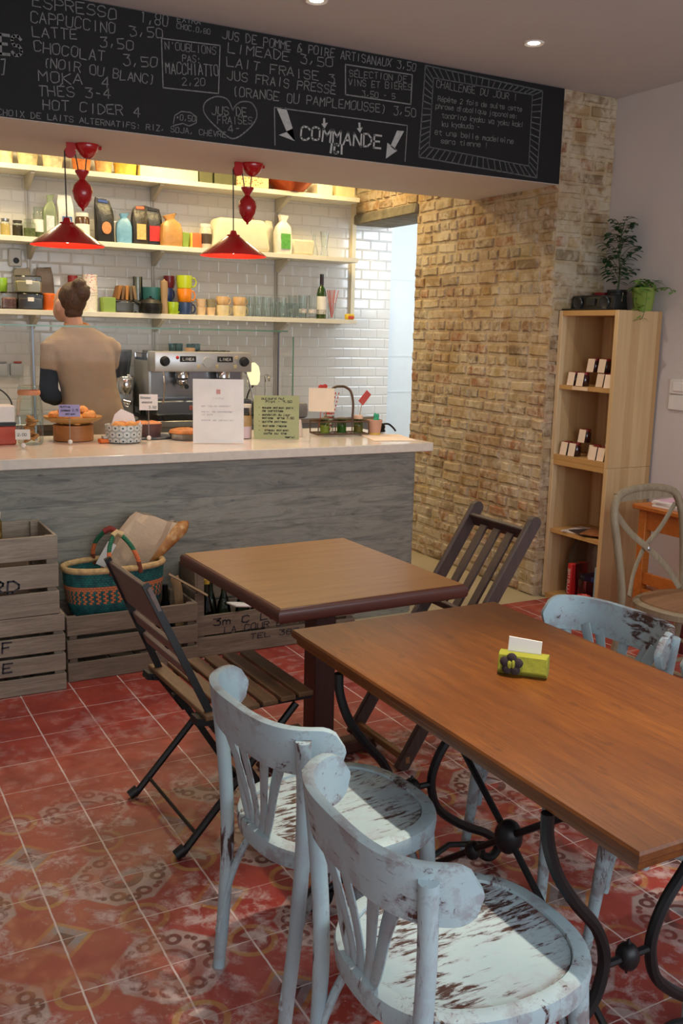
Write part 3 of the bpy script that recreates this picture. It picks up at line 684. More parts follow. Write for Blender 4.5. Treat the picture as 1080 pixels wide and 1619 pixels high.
# jars of preserves with paper tags
jam_d = plain((52, 22, 22), .12, Coat_Weight=.6); lidm = plain((128, 34, 30), .35, .3)
JT = [(893.7, 0, 0), (909, 0, 0), (931, .05, 0), (954, 0, 0), (913, .045, 1), (931, .045, 1)]
JB = [(884, 0, 0), (898, 0, 0), (921, .05, 0), (933, 0, 0), (946, 0, 0), (901.5, .045, 1), (947, .045, 1)]
jl = 'preserve jar with pale tag, '
TL = ['first from the brick wall, upper bookcase shelf', 'second from the brick wall, upper bookcase shelf', 'set back in shade on the upper shelf', 'alone at the near end of the upper bookcase shelf', 'stacked at back, the one nearer the brick wall, upper shelf', 'stacked at back, farther from the brick wall, upper shelf']
BL = ['first from the brick wall on the compartment floor below', 'second from the brick wall on the compartment floor below', 'set back in shade in the middle of the compartment floor', 'next to last on the compartment floor, bright tag', 'last at near end of the compartment floor, bright tag', 'stacked alone towards the brick wall, lower compartment', 'stacked at the near end, lower compartment']
def jam(lab, x, y, z, grp, bright):
    t = thing('preserve_jar', jl + lab, 'jar', (x, y, z), .0, grp)
    b = B(); b.lathe([(.0005, 0), (.026, 0), (.029, .004), (.029, .058), (.024, .066), (.024, .068)], 16); b.obj('body', jam_d, t)
    b = B(); b.lathe([(.0265, .067), (.0265, .080), (.0245, .082), (.0005, .082)], 16); b.obj('lid', lidm, t)
    b = B(); b.box((-.036, .0, .040), (.0015, .056, .078), (0, .16, 0)); b.obj('paper_tag', plain((238, 214, 190), .8), t)
for (px, dx, up), lab in zip(JT, TL):
    y = 4.475-(px-880)*.0051; jam(lab, 3.995+dx+(.012 if up else 0), min(y, 4.44), .873+.438+.0125+(.0825 if up else 0), 'preserve jars on the upper bookcase shelf', up)
for (px, dx, up), lab in zip(JB, BL):
    y = 4.47-(px-876)*.0051; jam(lab, 3.995+dx+(.012 if up else 0), min(y, 4.44), .873+.0305+(.0825 if up else 0), 'preserve jars in the lower part of the upper bookcase', up)
# back-row jars carrying the stacked ones
for y, z, lab in ((4.305, 1.3235, 'untagged one under the stack, upper bookcase shelf'),):
    pass
b = B(); b.sph((0, 0, .035), (.03, .03, .035)); b.lathe([(.02, .06), (.024, .075), (.0005, .082)], 12); one(b, 'blue_jar', plain((20, 34, 78), .3), 'dark blue jar at the back of the upper bookcase shelf', 'jar', (4.10, 4.10, .873+.438+.0125))
# magazines and booklets in the lower bookcase
zz = .430+.0125
for i, (y, dy, c, a, lab) in enumerate(((4.33, 0, (212, 200, 196), .25, 'pale leaflet lying nearest the brick wall on the lower bookcase shelf'), (4.25, .0, (52, 44, 46), -.2, 'dark covered magazine lying flat on the lower bookcase shelf'), (4.19, 0, (150, 96, 60), .5, 'multicoloured magazine on top of the flat ones, lower bookcase shelf'))):
    b = B(); b.box((0, 0, 0), (.21, .15, .006)); o = one(b, 'magazine', plain(c, .4, var=.35, scale=22), lab, 'magazine', (4.055, y, zz+.004+.0068*i), a, 'magazines on the lower bookcase shelf')
b = B(); b.box((0, 0, .085), (.006, .11, .17), (0, .10, 0)); one(b, 'booklet', plain((110, 150, 184), .5, var=.2, scale=16), 'light blue booklet leaning upright on the lower bookcase shelf', 'booklet', (4.165, 4.125, zz+.002))
b = B(); b.box((0, 0, .03), (.004, .035, .06), (0, .25, 0)); one(b, 'place_card', paper, 'small white card propped at the near end of the lower shelf', 'card', (3.99, 4.075, zz+.001))
b = B(); b.box((0, 0, .02), (.05, .05, .04), bev=.008); one(b, 'blue_pot', plain((30, 70, 130), .4), 'small blue pot at the back of the lower bookcase shelf', 'pot', (4.20, 4.25, zz))
z0 = .0305
for x, y, d, c, lab in ((4.03, 4.31, (.13, .035, .22), (196, 34, 34), 'bright red book standing at the bottom of the lower bookcase'), (4.08, 4.235, (.16, .07, .13), (110, 26, 36), 'wine red box beside the red book in the lower bookcase'), (4.10, 4.20, (.14, .16, .0), None, None), (4.05, 4.10, (.15, .022, .24), (140, 172, 190), 'pale blue book standing at the near end of the lower bookcase')):
    if c is None: continue
    b = B(); b.box((0, 0, d[2]/2), d, bev=.002); r = one(b, 'book' if 'book ' in lab[:25] else 'storage_box', plain(c, .5), lab, 'book' if 'book s' in lab else 'box', (x, y, z0))
    if c[0] == 196:
        b = B(); write(b, 'ILLUSTRE', (-.095, -.013), (.085, -.013), .018, .003, lambda q, p: Vector((-.0662, -p*1.0, .11+q))); b.obj('spine_title', paper, r)
b = B(); b.box((0, 0, .0), (.15, .11, .03), bev=.003); one(b, 'blue_box', plain((40, 52, 104), .5), 'dark blue box lying on the wine red box', 'box', (4.09, 4.215, z0+.1455))
b = B()
for k in range(16):
    q = k/16*2*PI; rr = .035+.02*(k % 2); b.tube(bez([(0, 0, .01), (rr*.6*math.cos(q), rr*.6*math.sin(q), .045), (rr*math.cos(q), rr*math.sin(q), .02)], 4), [(.002, .010)]*9, 6, flat=(0, 0, 1))
one(b, 'ribbon_bow', plain((224, 74, 64), .4), 'coral red ribbon bow in front at the bookcase bottom', 'bow', (3.96, 4.17, z0+.012))
b = B(); R = []
for i, (k, z) in enumerate(((.9, 0), (1, .05), (1.0, .2), (.9, .30), (.62, .37))): R.append([Vector(((.11*k+.008*math.sin(5*a+i*2))*math.cos(a), (.185*k+.008*math.sin(4*a+i))*math.sin(a), z)) for a in [2*PI*j/28 for j in range(28)]])
b.rings(R, cap=False); one(b, 'plastic_bag', glass('clear_plastic', (.86, .84, .88), 1.4, .15), 'clear plastic bag standing open around the books, lower bookcase', 'bag', (4.105, 4.275, z0+.001))

# ------------------------------------------------------------------ on top of the bookcase
zt = 1.7615
t = thing('radio', 'black portable radio with two round speakers on the bookcase', 'radio', (4.06, 4.335, zt), 0)
b = B(); b.box((.01, 0, .045), (.12, .36, .088), bev=.012, seg=2, top=(.8, .98)); b.box((-.02, 0, .006), (.17, .38, .010), bev=.003); b.obj('body', blk, t)
for s in (-1, 1):
    b = B(); b.lathe([(.0005, .004), (.030, .004), (.036, .008), (.040, .002)], 20, M=Matrix.Translation((-.049, s*.11, .046)) @ Matrix.Rotation(-PI/2-.16, 4, 'Y')); b.obj('speaker', plain((44, 46, 48), .35), t)
b = B(); b.box((-.05, 0, .05), (.006, .07, .04)); b.obj('display', plain((30, 34, 36), .2), t)
b = B(); b.tube([(.02, -.17, .03), (.01, -.19, .10)], .002, 6); b.obj('antenna', chrome, t)
def leaf(b, base, d, L, W, droop=.3, fold=.15):
    d = Vector(d).normalized(); up = Vector((0, 0, 1)); sd = d.cross(up)
    sd = sd.normalized() if sd.length > 1e-4 else Vector((1, 0, 0)); nn = sd.cross(d)
    base = Vector(base); A = []
    for tq, wq in ((0, .08), (.25, .8), (.55, 1), (.8, .65), (1, .05)):
        c = base + d*(L*tq) - up*(droop*L*tq*tq); A.append((c+sd*(W*wq/2)+nn*(fold*W*wq/2), c, c-sd*(W*wq/2)+nn*(fold*W*wq/2)))
    for p, q in zip(A[:-1], A[1:]):
        b.quad(p[0], p[1], q[1], q[0]); b.quad(p[1], p[2], q[2], q[1])
lf_d = plain((44, 84, 46), .45, var=.35, scale=20); lf_l = plain((104, 144, 62), .45, var=.35, scale=20)
t = thing('potted_plant', 'tall leafy green plant in a black pot on the bookcase', 'plant', (4.02, 4.30, zt+.0))
rr = random.Random(4)
t.location = (4.205, 4.33, zt)
b = B(); b.lathe([(.0005, 0), (.045, 0), (.056, .11), (.060, .112), (.060, .125), (.052, .125), (.050, .105), (.0005, .105)], 18); b.obj('pot', plain((26, 26, 28), .5), t)
b = B(); b.tube(bez([(0, 0, .10), (.004, -.004, .22), (-.004, .004, .36), (0, -.01, .49)], 5), [.007-.0003*i for i in range(16)], 7); br = B(); lv = B()
for k in range(21):
    z = .17+.31*k/20; q = k*2.4+.4; L = .05+.085*rr.random()*(1.1-.3*k/20); e = Vector((L*math.cos(q)*.55, L*math.sin(q)*1.1, z+.02+.05*rr.random())); b.tube(bez([(0, 0, z-.02), e*.5+Vector((0, 0, z*.5+.012)), e], 3), .0018, 5)
    for m in range(8):
        f = .35+.65*m/7; c = Vector((e.x*f, e.y*f, z-.02+(e.z-z+.02)*f)); qa = q+(1.1 if m % 2 else -1.1)+rr.uniform(-.4, .4)
        leaf(lv, c, (math.cos(qa), math.sin(qa), rr.uniform(-.1, .4)), .05+.02*rr.random(), .031, .35)
b.obj('stem', plain((70, 84, 44), .6), t); lv.obj('foliage', lf_d, t, angle=0)
b = B(); b.lathe([(.0005, 0), (.03, 0), (.05, .09), (.053, .112), (.046, .112), (.0005, .05)], 14); one(b, 'red_bowl', plain((150, 30, 38), .3), 'dark red bowl half hidden behind the radio on the bookcase', 'bowl', (4.215, 4.46, zt+.0))
t = thing('potted_pothos', 'trailing light green plant in a lime green pot on bookcase corner', 'plant', (4.19, 4.105, zt))
b = B(); b.lathe([(.0005, 0), (.048, 0), (.052, .004), (.068, .128), (.070, .130), (.064, .130), (.060, .115), (.0005, .112)], 22); b.obj('pot', plain((136, 160, 74), .45), t)
lv = B(); st = B()
for k in range(42):
    q = rr.uniform(0, 2*PI); r0 = rr.uniform(.0, .055); h = rr.uniform(.125, .175)
    leaf(lv, (r0*math.cos(q), r0*math.sin(q), h), (math.cos(q), math.sin(q), rr.uniform(-.1, .7)), rr.uniform(.04, .07), rr.uniform(.026, .038), .5)
for pts in ([(-.04, -.03, .12), (-.06, -.08, .11), (-.075, -.093, .03), (-.09, -.096, -.03), (-.115, -.10, -.05)], [(-.03, .01, .12), (-.075, -.01, .10), (-.085, -.02, .04), (-.10, -.06, .012), (-.12, -.075, .008)], [(.02, -.05, .12), (.03, -.11, .13), (.02, -.17, .125), (.0, -.21, .10)]):
    P = bez(pts, 4); st.tube(P, .0022, 5)
    for i, c in enumerate(P):
        if i % 2 == 0: q = rr.uniform(0, 6.28); leaf(lv, c, (math.cos(q), math.sin(q), .1), .04, .028, .5)
st.obj('vine', plain((96, 120, 54), .6), t); lv.obj('foliage', lf_l, t, angle=0)
# ------------------------------------------------------------------ menu board on the beam
chalk = plain((128, 128, 126), .95, var=.25, scale=60); chalk_w = plain((178, 178, 174), .95, var=.15, scale=60)
t = thing('menu_board', 'black chalkboard menu with handwritten drinks and prices on the beam', 'chalkboard', (0, 0, 0))
g = G('chalkboard_black'); n = g.noise(g.obj(), 5, 5, .6); mb_ = g.out(g.mix(g.ramp(n, [(.45, 0.0), (.8, .25)]), lin(11, 11, 12), lin(27, 28, 29)), .75)
b = B(); b.box((1.437, 4.523, 2.7375), (4.866, .012, .519)); b.obj('board', mb_, t)
YB = 4.5165
fb = lambda x, z: Vector((x, YB, z))
TXT = [
 ("ESPRESSO",0.923,2.938,1.293,2.943,0.044),
 ("1,80",1.393,2.949,1.528,2.949,0.051),
 ("CAPPUCCINO",0.913,2.874,1.286,2.885,0.044),
 ("3,50",1.344,2.887,1.505,2.901,0.040),
 ("LATTE",0.919,2.817,1.117,2.832,0.041),
 ("3,50",1.209,2.819,1.367,2.829,0.040),
 ("CHOCOLAT",0.923,2.758,1.236,2.760,0.042),
 ("3,50",1.311,2.758,1.479,2.770,0.043),
 ("(NOIR OU BLANC)",0.957,2.701,1.465,2.694,0.040),
 ("MOKA",0.938,2.639,1.137,2.652,0.044),
 ("4",1.210,2.652,1.253,2.653,0.045),
 ("THÉS 3-4",0.936,2.583,1.260,2.608,0.040),
 ("HOT CIDER 4",0.951,2.528,1.395,2.548,0.040),
 ("CHOIX DE LAITS ALTERNATIFS: RIZ, SOJA, CHÈVRE",0.761,2.481,1.809,2.505,0.024),
 ("EXTRA",1.566,2.980,1.683,2.986,0.024),
 ("CHOC.0,80",1.563,2.951,1.729,2.950,0.022),
 ("N'OUBLIONS",1.507,2.853,1.759,2.869,0.033),
 ("PAS:",1.590,2.814,1.683,2.820,0.030),
 ("MACCHIATTO",1.509,2.752,1.772,2.775,0.047),
 ("2,20",1.587,2.710,1.706,2.722,0.033),
 ("+0,50",1.555,2.554,1.655,2.558,0.025),
 ("JUS DE",1.732,2.600,1.918,2.616,0.037),
 ("FRAISES",1.761,2.564,1.946,2.581,0.032),
 ("4-",1.815,2.527,1.887,2.538,0.034),
 ("ES",0.784,2.727,0.882,2.732,0.076),
 ("JUS DE POMME & POIRE ARTISANAUX 3,50",1.785,2.942,2.867,2.949,0.038),
 ("LIMEADE 3,50",1.813,2.885,2.381,2.898,0.043),
 ("LAIT FRAISE 3",1.807,2.825,2.394,2.826,0.040),
 ("JUS FRAIS PRESSÉ",1.810,2.764,2.399,2.776,0.040),
 ("(ORANGE OU PAMPLEMOUSSE) 3,50",1.836,2.697,2.877,2.725,0.042),
 ("SÉLECTION DE",2.467,2.871,2.815,2.889,0.030),
 ("VINS ET BIÈRES",2.463,2.827,2.844,2.854,0.030),
 ("3,50 - 5",2.543,2.785,2.747,2.797,0.027),
 ("COMMANDE",2.201,2.543,2.680,2.545,0.061),
 ("ICI",2.359,2.496,2.452,2.497,0.043),
 ("CHALLENGE DU JOUR !",2.993,2.888,3.538,2.890,0.035),
 ("Répète 2 fois de suite cette",3.008,2.823,3.574,2.838,0.025),
 ("phrase diabolique japonaise:",2.995,2.784,3.546,2.798,0.025),
 ("tonarino kyaku wa yoku kaki",3.034,2.742,3.593,2.757,0.027),
 ("ku kyakuda -",3.040,2.700,3.291,2.711,0.026),
 ("et une belle madeleine",2.996,2.653,3.529,2.663,0.027),
 ("sera tienne !",3.037,2.612,3.352,2.623,0.026),
]
LN = {
 'box_macchiato':[(1.490,2.897),(1.774,2.910),(1.766,2.697),(1.495,2.687),(1.490,2.897)],
 'vins':[(2.444,2.923),(2.841,2.929),(2.838,2.784),(2.448,2.781),(2.444,2.923)],
 'commande':[(2.061,2.497),(2.056,2.672),(2.821,2.677),(2.814,2.497)],
 'fo':[(2.920,2.987),(3.710,2.965),(3.704,2.497),(2.899,2.528),(2.920,2.987)],
 'fi':[(2.973,2.932),(3.639,2.935),(3.640,2.555),(2.963,2.585),(2.973,2.932)],
 'heart':[(1.839,2.632),(1.812,2.676),(1.758,2.683),(1.706,2.656),(1.690,2.619),(1.712,2.581),(1.772,2.535),(1.839,2.503),(1.907,2.544),(1.955,2.598),(1.962,2.641),(1.934,2.677),(1.886,2.676),(1.855,2.657),(1.839,2.632)],
 'oval':[(1.543,2.537),(1.550,2.573),(1.582,2.595),(1.627,2.596),(1.656,2.580),(1.655,2.553),(1.620,2.535),(1.588,2.543),(1.543,2.528)],
 'arrL':[(2.069,2.668),(2.119,2.677),(2.156,2.586),(2.169,2.528),(2.081,2.547),(2.124,2.566)],
 'arrR':[(2.759,2.645),(2.802,2.647),(2.744,2.549),(2.766,2.547),(2.696,2.499),(2.702,2.579),(2.722,2.564)],
 'd1':[(2.324,2.654),(2.335,2.655),(2.336,2.632),(2.351,2.636),(2.333,2.606),(2.314,2.626),(2.324,2.629)],
 'd2':[(2.526,2.657),(2.538,2.658),(2.540,2.633),(2.552,2.637),(2.538,2.607),(2.518,2.628),(2.529,2.630)],
 'bang':[(0.785,2.705),(0.802,2.709),(0.793,2.646),(0.785,2.645)],
}
b = B()
for i, (s, x0, z0, x1, z1, h) in enumerate(TXT):
    if s == 'COMMANDE': write(b2 := B(), s, (x0, z0), (x1, z1), h, .009, fb, i); b2.obj('order_lettering', chalk_w, t)
    elif s == 'ICI': write(b2 := B(), s, (x0, z0), (x1, z1), h, .011, fb, i); b2.obj('order_lettering', chalk_w, t)
    elif s == 'ES': write(b2 := B(), s, (x0, z0), (x1, z1), h, .012, fb, i); b2.obj('heading_lettering', chalk, t)
    else: write(b, s, (x0, z0), (x1, z1), h, .0042 if h > .036 else .0032, fb, i, .13)
b.obj('menu_lettering', chalk, t)
for k, nm, wd in (('box_macchiato', 'chalk_box', .005), ('vins', 'chalk_box', .006), ('commande', 'chalk_box', .005), ('heart', 'chalk_heart', .006), ('oval', 'chalk_bubble', .004), ('bang', 'chalk_mark', .005)):
    pts = LN[k]
    if k == 'heart': pts = [(p.x, p.y) for p in bez([(x, z, 0) for x, z in pts], 4)]
    b = B(); b.ribbon(pts, wd, fb); b.obj(nm, chalk, t)
for k in ('arrL', 'arrR', 'd1', 'd2'):
    b = B(); P = LN[k]
    if k in ('arrL', 'arrR'):
        s0 = [P[0], P[1], P[2] if k == 'arrL' else P[2], P[5] if k == 'arrL' else P[6]]
        b._add([fb(*q) for q in s0], [(0, 1, 2, 3)]); hd = [P[2], P[3], P[4]] if k == 'arrL' else [P[3], P[4], P[5]]
        b._add([fb(*q) for q in hd], [(0, 1, 2)])
        b._add([fb(*q) for q in ([P[5], P[2], P[4]] if k == 'arrL' else [P[6], P[2], P[5]])], [(0, 1, 2)]); b._add([fb(*q) for q in ([P[2], P[3], P[5]] if k == 'arrL' else [P[2], P[3], P[6]])], [(0, 1, 2)])
    else:
        b._add([fb(*q) for q in (P[0], P[1], P[2], P[6])], [(0, 1, 2, 3)]); b._add([fb(*q) for q in P[3:6]], [(0, 1, 2)])
    b.obj('chalk_arrow', chalk_w, t)
b = B(); b.ribbon(LN['fo'], .007, fb); b.ribbon(LN['fi'], .006, fb)
rr = random.Random(3)
for (a0, a1), (c0, c1) in zip(zip(LN['fo'][:-1], LN['fo'][1:]), zip(LN['fi'][:-1], LN['fi'][1:])):
    K = 19 if abs(a1[0]-a0[0]) > .3 else 13
    for i in range(K):
        f = i/K; f2 = f + rr.uniform(-.012, .012)
        b.ribbon([(a0[0]+(a1[0]-a0[0])*f, a0[1]+(a1[1]-a0[1])*f), (c0[0]+(c1[0]-c0[0])*f2, c0[1]+(c1[1]-c0[1])*f2)], .006, fb)
b.obj('chalk_frame', plain((92, 94, 93), .95, var=.3, scale=40), t)

# ------------------------------------------------------------------ red rise-and-fall lamps under the beam
def pendant(x, y, label):
    t = thing('pendant_lamp', label, 'lamp', (x, y, 2.475), group='red rise-and-fall lamps')
    b = B(); b.lathe([(.058, 0), (.060, -.008), (.052, -.028), (.036, -.052), (.016, -.066), (.0005, -.067)], 20, (.055, 0, 0)); b.tube([(.06, 0, -.012), (.125, 0, -.01)], .009, 8); b.obj('ceiling_rose', red_en, t)
    b = B(); b.lathe([(.0005, -.011), (.026, -.011), (.021, 0), (.026, .011), (.0005, .011)], 16, M=Matrix.Translation((-.028, 0, -.044)) @ Matrix.Rotation(PI/2, 4, 'X')); b.box((-.02, 0, -.014), (.05, .014, .03)); b.obj('pulley', red_en, t)
    b = B(); b.tube([(-.054, 0, -.04), (-.052, 0, -.36)], .0032, 6); b.tube([(-.004, 0, -.04), (.012, 0, -.135)], .0028, 6); b.tube([(.052, 0, -.05), (.044, 0, -.135)], .0028, 6); b.obj('cord', blk, t)
    b = B(); b.lathe([(.0005, .004), (.034, .004), (.034, -.004), (.016, -.032), (.014, -.040)], 14, (.028, 0, -.128)); b.lathe([(.0005, -.162), (.018, -.168), (.042, -.194), (.050, -.222), (.043, -.258), (.022, -.292), (.007, -.304), (.005, -.314), (.0005, -.315)], 20, (.028, 0, 0)); b.obj('counterweight', red_en, t)
    s = B(); s.lathe([(.0005, -.350), (.014, -.352), (.020, -.372), (.034, -.374), (.036, -.382), (.060, -.398), (.176, -.478), (.180, -.483), (.1785, -.4845)], 40, (-.052, 0, 0)); sh = s.obj('shade', red_en, t)
    s = B(); s.lathe([(.1782, -.4845), (.173, -.479), (.057, -.4015), (.030, -.388)], 40, (-.052, 0, 0)); s.obj('shade_lining', red_lit, sh, 'shade lining, red brightened as lit by the bulb')  # inside colour is the enamel red, lightened to stand for bulb light
    s = B(); s.sph((-.052, 0, -.440), (.026, .026, .032), 14, 8); s.obj('bulb', emit('bulb_%s' % x, (1, .80, .55), 9), t)
    s = B(); s.lathe([(.014, -.405), (.014, -.385)], 12, (-.052, 0, 0)); s.obj('lamp_holder', brass, t)
    light('pendant_bulb', 'POINT', (x-.052, y, 2.475-.478), 3.0, (1, .8, .55), shadow_soft_size=.03)
pendant(1.190, 4.935, 'red enamel pulley lamp hanging above the barista')
pendant(2.070, 4.945, 'red enamel pulley lamp hanging above the espresso machine and paper sign')

# ------------------------------------------------------------------ counter
t = thing('service_counter', 'service counter with grey plank front and pale stone top', 'counter', (0, 0, 0))
b = B(); b.box((.985, 4.575, .475), (3.96, .03, .95)); b.obj('front_panel', M_planks, t)
b = B(); b.box((2.98, 5.0, .475), (.03, .82, .95)); b.box((1.0, 5.4, .475), (3.93, .02, .95)); b.obj('end_panel', M_planks, t)
b = B(); b.box((1.035, 4.975, .975), (4.06, .93, .05), bev=.004); b.obj('countertop', plain((226, 214, 198), .16, var=.05, scale=30), t)
CT = 1.0005
# glass screen on the counter
t = thing('glass_screen', 'clear glass display screen with green edged top standing on the counter', 'display screen', (0, 0, CT))
b = B(); b.box((1.235, 5.34, .601), (2.50, .20, .008)); tp = b.obj('top_pane', gl_pane, t)
b = B(); b.box((1.235, 5.2385, .601), (2.50, .003, .0085)); b.box((2.4865, 5.34, .601), (.003, .20, .0085)); b.obj('pane_edge', gl_edge, tp, 'green glass edge')
b = B(); b.box((1.235, 5.428, .30), (2.46, .008, .592)); b.obj('back_pane', gl_pane, t)
b = B(); b.box((2.535, 5.35, .285), (.008, .17, .57)); sp = b.obj('end_pane', gl_pane, t)
b = B(); b.box((2.535, 5.2635, .285), (.008, .003, .57)); b.obj('pane_edge', gl_edge, sp)
for x in (1.02, 2.44):
    b = B(); b.box((x, 5.27, .298), (.009, .009, .596)); b.obj('post', steel_d, t)

# ------------------------------------------------------------------ things on the counter
def card(name, label, loc, rz, w_, h_, m, lines=(), tilt=-.12, group=None, ink_m=ink, pen=.0022, seed=1, cat='sign'):
    t = thing(name, label, cat, loc, 0, group, rot=(tilt, 0, rz))
    b = B(); b.box((0, 0, h_/2), (w_, .0025, h_)); b.obj('sheet', m, t)
    if lines:
        b = B()
        for i, (s, x0, x1, z, hh) in enumerate(lines): write(b, s, (x0, z), (x1, z), hh, pen, lambda x, zz: Vector((x, -.0019, zz)), i+seed)
        b.obj('lettering', ink_m, t)
    return t
t = card('paper_sign', 'large white sheet propped upright at the counter front', (1.88, 4.81, CT+.002), math.radians(-20), .27, .342, paper, (('info', -.03, .03, .235, .010), ('service au comptoir', -.09, .07, .195, .008), ('merci de commander', -.09, .08, .165, .008), ('ici puis', -.09, -.03, .15, .008), ('bonne degustation', -.09, .08, .120, .008)), ink_m=plain((206, 202, 202), .8), pen=.0018)
b = B(); b.box((0, -.002, .275), (.022, .001, .024)); b.ribbon([(-.006, .268), (0, .284), (.006, .268)], .003, lambda x, z: Vector((x, -.003, z))); b.obj('emblem', plain((214, 160, 150), .8), t)
note_g = plain((166, 172, 128), .85, var=.08)
card('menu_note', 'green handwritten note standing on the counter between jar and wire basket', (2.262, 4.90, CT+.002), math.radians(-22), .255, .245, note_g, (('aujourd hui', -.085, .05, .222, .012), ('Plat - 9,50', -.06, .09, .205, .012), ('- soupe maison pain', -.10, .095, .172, .011), ('de carottes', -.08, .04, .154, .011), ('- sandwich du jour', -.10, .08, .132, .011), ('salade verte 7,50', -.08, .10, .114, .011), ('- quiche poireaux', -.10, .07, .094, .011), ('- salade repas', -.10, .06, .070, .011), ('- gateau maison', -.10, .07, .046, .011), ('cafe ou the', -.07, .06, .028, .011), ('merci', .05, .11, .008, .010)), pen=.0028)
card('note_card', 'small cream note clipped to the front of the wire carrier', (2.56, 4.93, CT+.150), math.radians(-24), .148, .135, plain((240, 222, 196), .8), (), -.08)
def pick(x, y, h, wd, hh, m, label, lines, grp='price tags on ball foot stands', rz=-.25):
    t = thing('price_tag', label, 'price tag', (x, y, CT), rz, grp)
    b = B(); b.sph((0, 0, .015), .0125, 12, 8); b.obj('ball_foot', white_p, t)
    b = B(); b.tube([(0, 0, .024), (0, 0, h+.012)], .0022, 6); b.obj('stem', steel, t)
    b = B(); b.box((0, -.003, h+hh/2), (wd, .002, hh)); c = b.obj('tag', m, t)
    b = B()
    for i, (s, x0, x1, z, s2) in enumerate(lines): write(b, s, (x0, h+z), (x1, h+z), s2, .002, lambda q, zz: Vector((q, -.0046, zz)), i)
    b.obj('lettering', ink, c)
pick(1.135, 4.985, .145, .105, .062, plain((168, 160, 206), .8), 'lilac price tag on a white ball foot before the pastry basket', (('Muffins', -.045, .005, .046, .010), ('pommes 2,75', -.042, .046, .028, .011), ('maison', -.02, .03, .010, .010)))
pick(1.575, 5.06, .165, .098, .085, paper, 'white price tag standing over the dark cake', (('Gateau', -.042, .012, .062, .012), ('chocolat', -.035, .02, .038, .010), ('3,50', .0, .043, .010, .012)))
pick(.885, 4.90, .045, .07, .05, plain((226, 222, 214), .8), 'low cream price tag on a ball foot before the biscuit jar', (('2,00', -.025, .02, .018, .012),))
# biscuit jar
t = thing('biscuit_jar', 'tall glass jar with orange rubber seal, half full of biscuits', 'jar', (.956, 5.085, CT))
b = B(); b.lathe([(.0005, .002), (.058, .002), (.064, .010), (.066, .17), (.060, .225), (.052, .240), (.052, .252)], 28); b.obj('glass_body', gl_g, t)
b = B(); b.lathe([(.054, .252), (.0565, .258), (.0565, .270), (.054, .276)], 24); b.obj('rubber_seal', plain((206, 140, 100), .5), t)
b = B(); b.lathe([(.054, .277), (.054, .292), (.045, .300), (.0005, .301)], 24); b.obj('lid', gl_g, t)
rr = random.Random(5); bis = plain((190, 132, 78), .8, var=.25, scale=40, bump=.4); proto = None
for k in range(16):
    q = rr.uniform(0, 6.28); r0 = rr.uniform(.005, .030); loc = (.956+r0*math.cos(q), 5.085+r0*math.sin(q), CT+.024+.0075*k); ro = (rr.uniform(-.5, .5), rr.uniform(-.5, .5), q)
    if proto is None:
        b = B(); b.lathe([(.0005, -.005), (.020, -.005), (.024, 0), (.019, .006), (.0005, .007)], 12); proto = one(b, 'biscuit', bis, 'small golden biscuit inside the tall glass jar', 'biscuit', loc, group='biscuits in the glass jar', rot=ro)
    else: dup(proto, loc, rot=ro)
# handled tin at the counter end
t = thing('carry_tin', 'white and red tin with black arched handle behind the glass biscuit jar', 'tin', (.80, 5.14, CT))
b = B(); b.box((0, 0, .048), (.17, .13, .096), bev=.006); b.obj('base', plain((190, 74, 48), .45), t)
b = B(); b.box((0, 0, .104), (.172, .132, .018)); b.obj('band', blk, t)
b = B(); b.box((0, 0, .155), (.168, .128, .086), bev=.006); b.obj('lid', white_p, t)
b = B(); b.tube(bez([(-.08, 0, .12), (-.078, 0, .21), (-.04, 0, .265), (0, 0, .28), (.04, 0, .265), (.078, 0, .21), (.08, 0, .12)], 5), .004, 6); b.obj('handle', blk, t)
# pastry basket
t = thing('pastry_basket', 'wide wooden bowl on a round base, heaped with golden pastries', 'basket', (1.20, 5.19, CT))
wb = wood('bent_wood_bowl', (176, 132, 72), (200, 158, 98), axis=0, rough=.5)
b = B(); b.lathe([(.0005, 0), (.098, 0), (.105, .004), (.105, .085), (.0005, .086)], 30); b.obj('base', wood('round_box_wood', (166, 104, 52), (190, 128, 72), axis=0), t)
b = B(); b.lathe([(.0005, .087), (.07, .087), (.140, .112), (.152, .124), (.152, .130), (.140, .122), (.06, .100), (.0005, .098)], 34); b.obj('bowl', wb, t)
pm = plain((224, 156, 82), .6, var=.25, scale=30, bump=.4); proto = None
for k, (x, y, z) in enumerate(((-.06, -.05, .125), (0, -.075, .120), (.07, -.045, .125), (-.09, .02, .125), (.095, .03, .125), (.02, .07, .125), (-.05, .07, .125), (0, 0, .150), (.05, .02, .150), (-.04, .01, .152))):
    if proto is None:
        b = B(); b.lathe([(.0005, -.028), (.024, -.028), (.032, -.002), (.037, .004), (.034, .018), (.018, .030), (.0005, .033)], 14).jit(.002, 3); proto = one(b, 'muffin', pm, 'golden muffin heaped in the wooden bowl on the counter', 'muffin', (1.20+x, 5.19+y, CT+z), group='muffins in the wooden bowl')
    else: dup(proto, (1.20+x, 5.19+y, CT+z), k*1.3)
b = B(); b.box((0, 0, .012), (.085, .05, .022), bev=.004); r = one(b, 'orange_box', plain((232, 116, 40), .5), 'small orange box between the pastry bowl and patterned bowl', 'box', (1.335, 5.02, CT), .1)
b = B(); b.box((0, 0, .030), (.05, .04, .012), bev=.002); b.obj('lid', plain((190, 188, 180), .5), r)
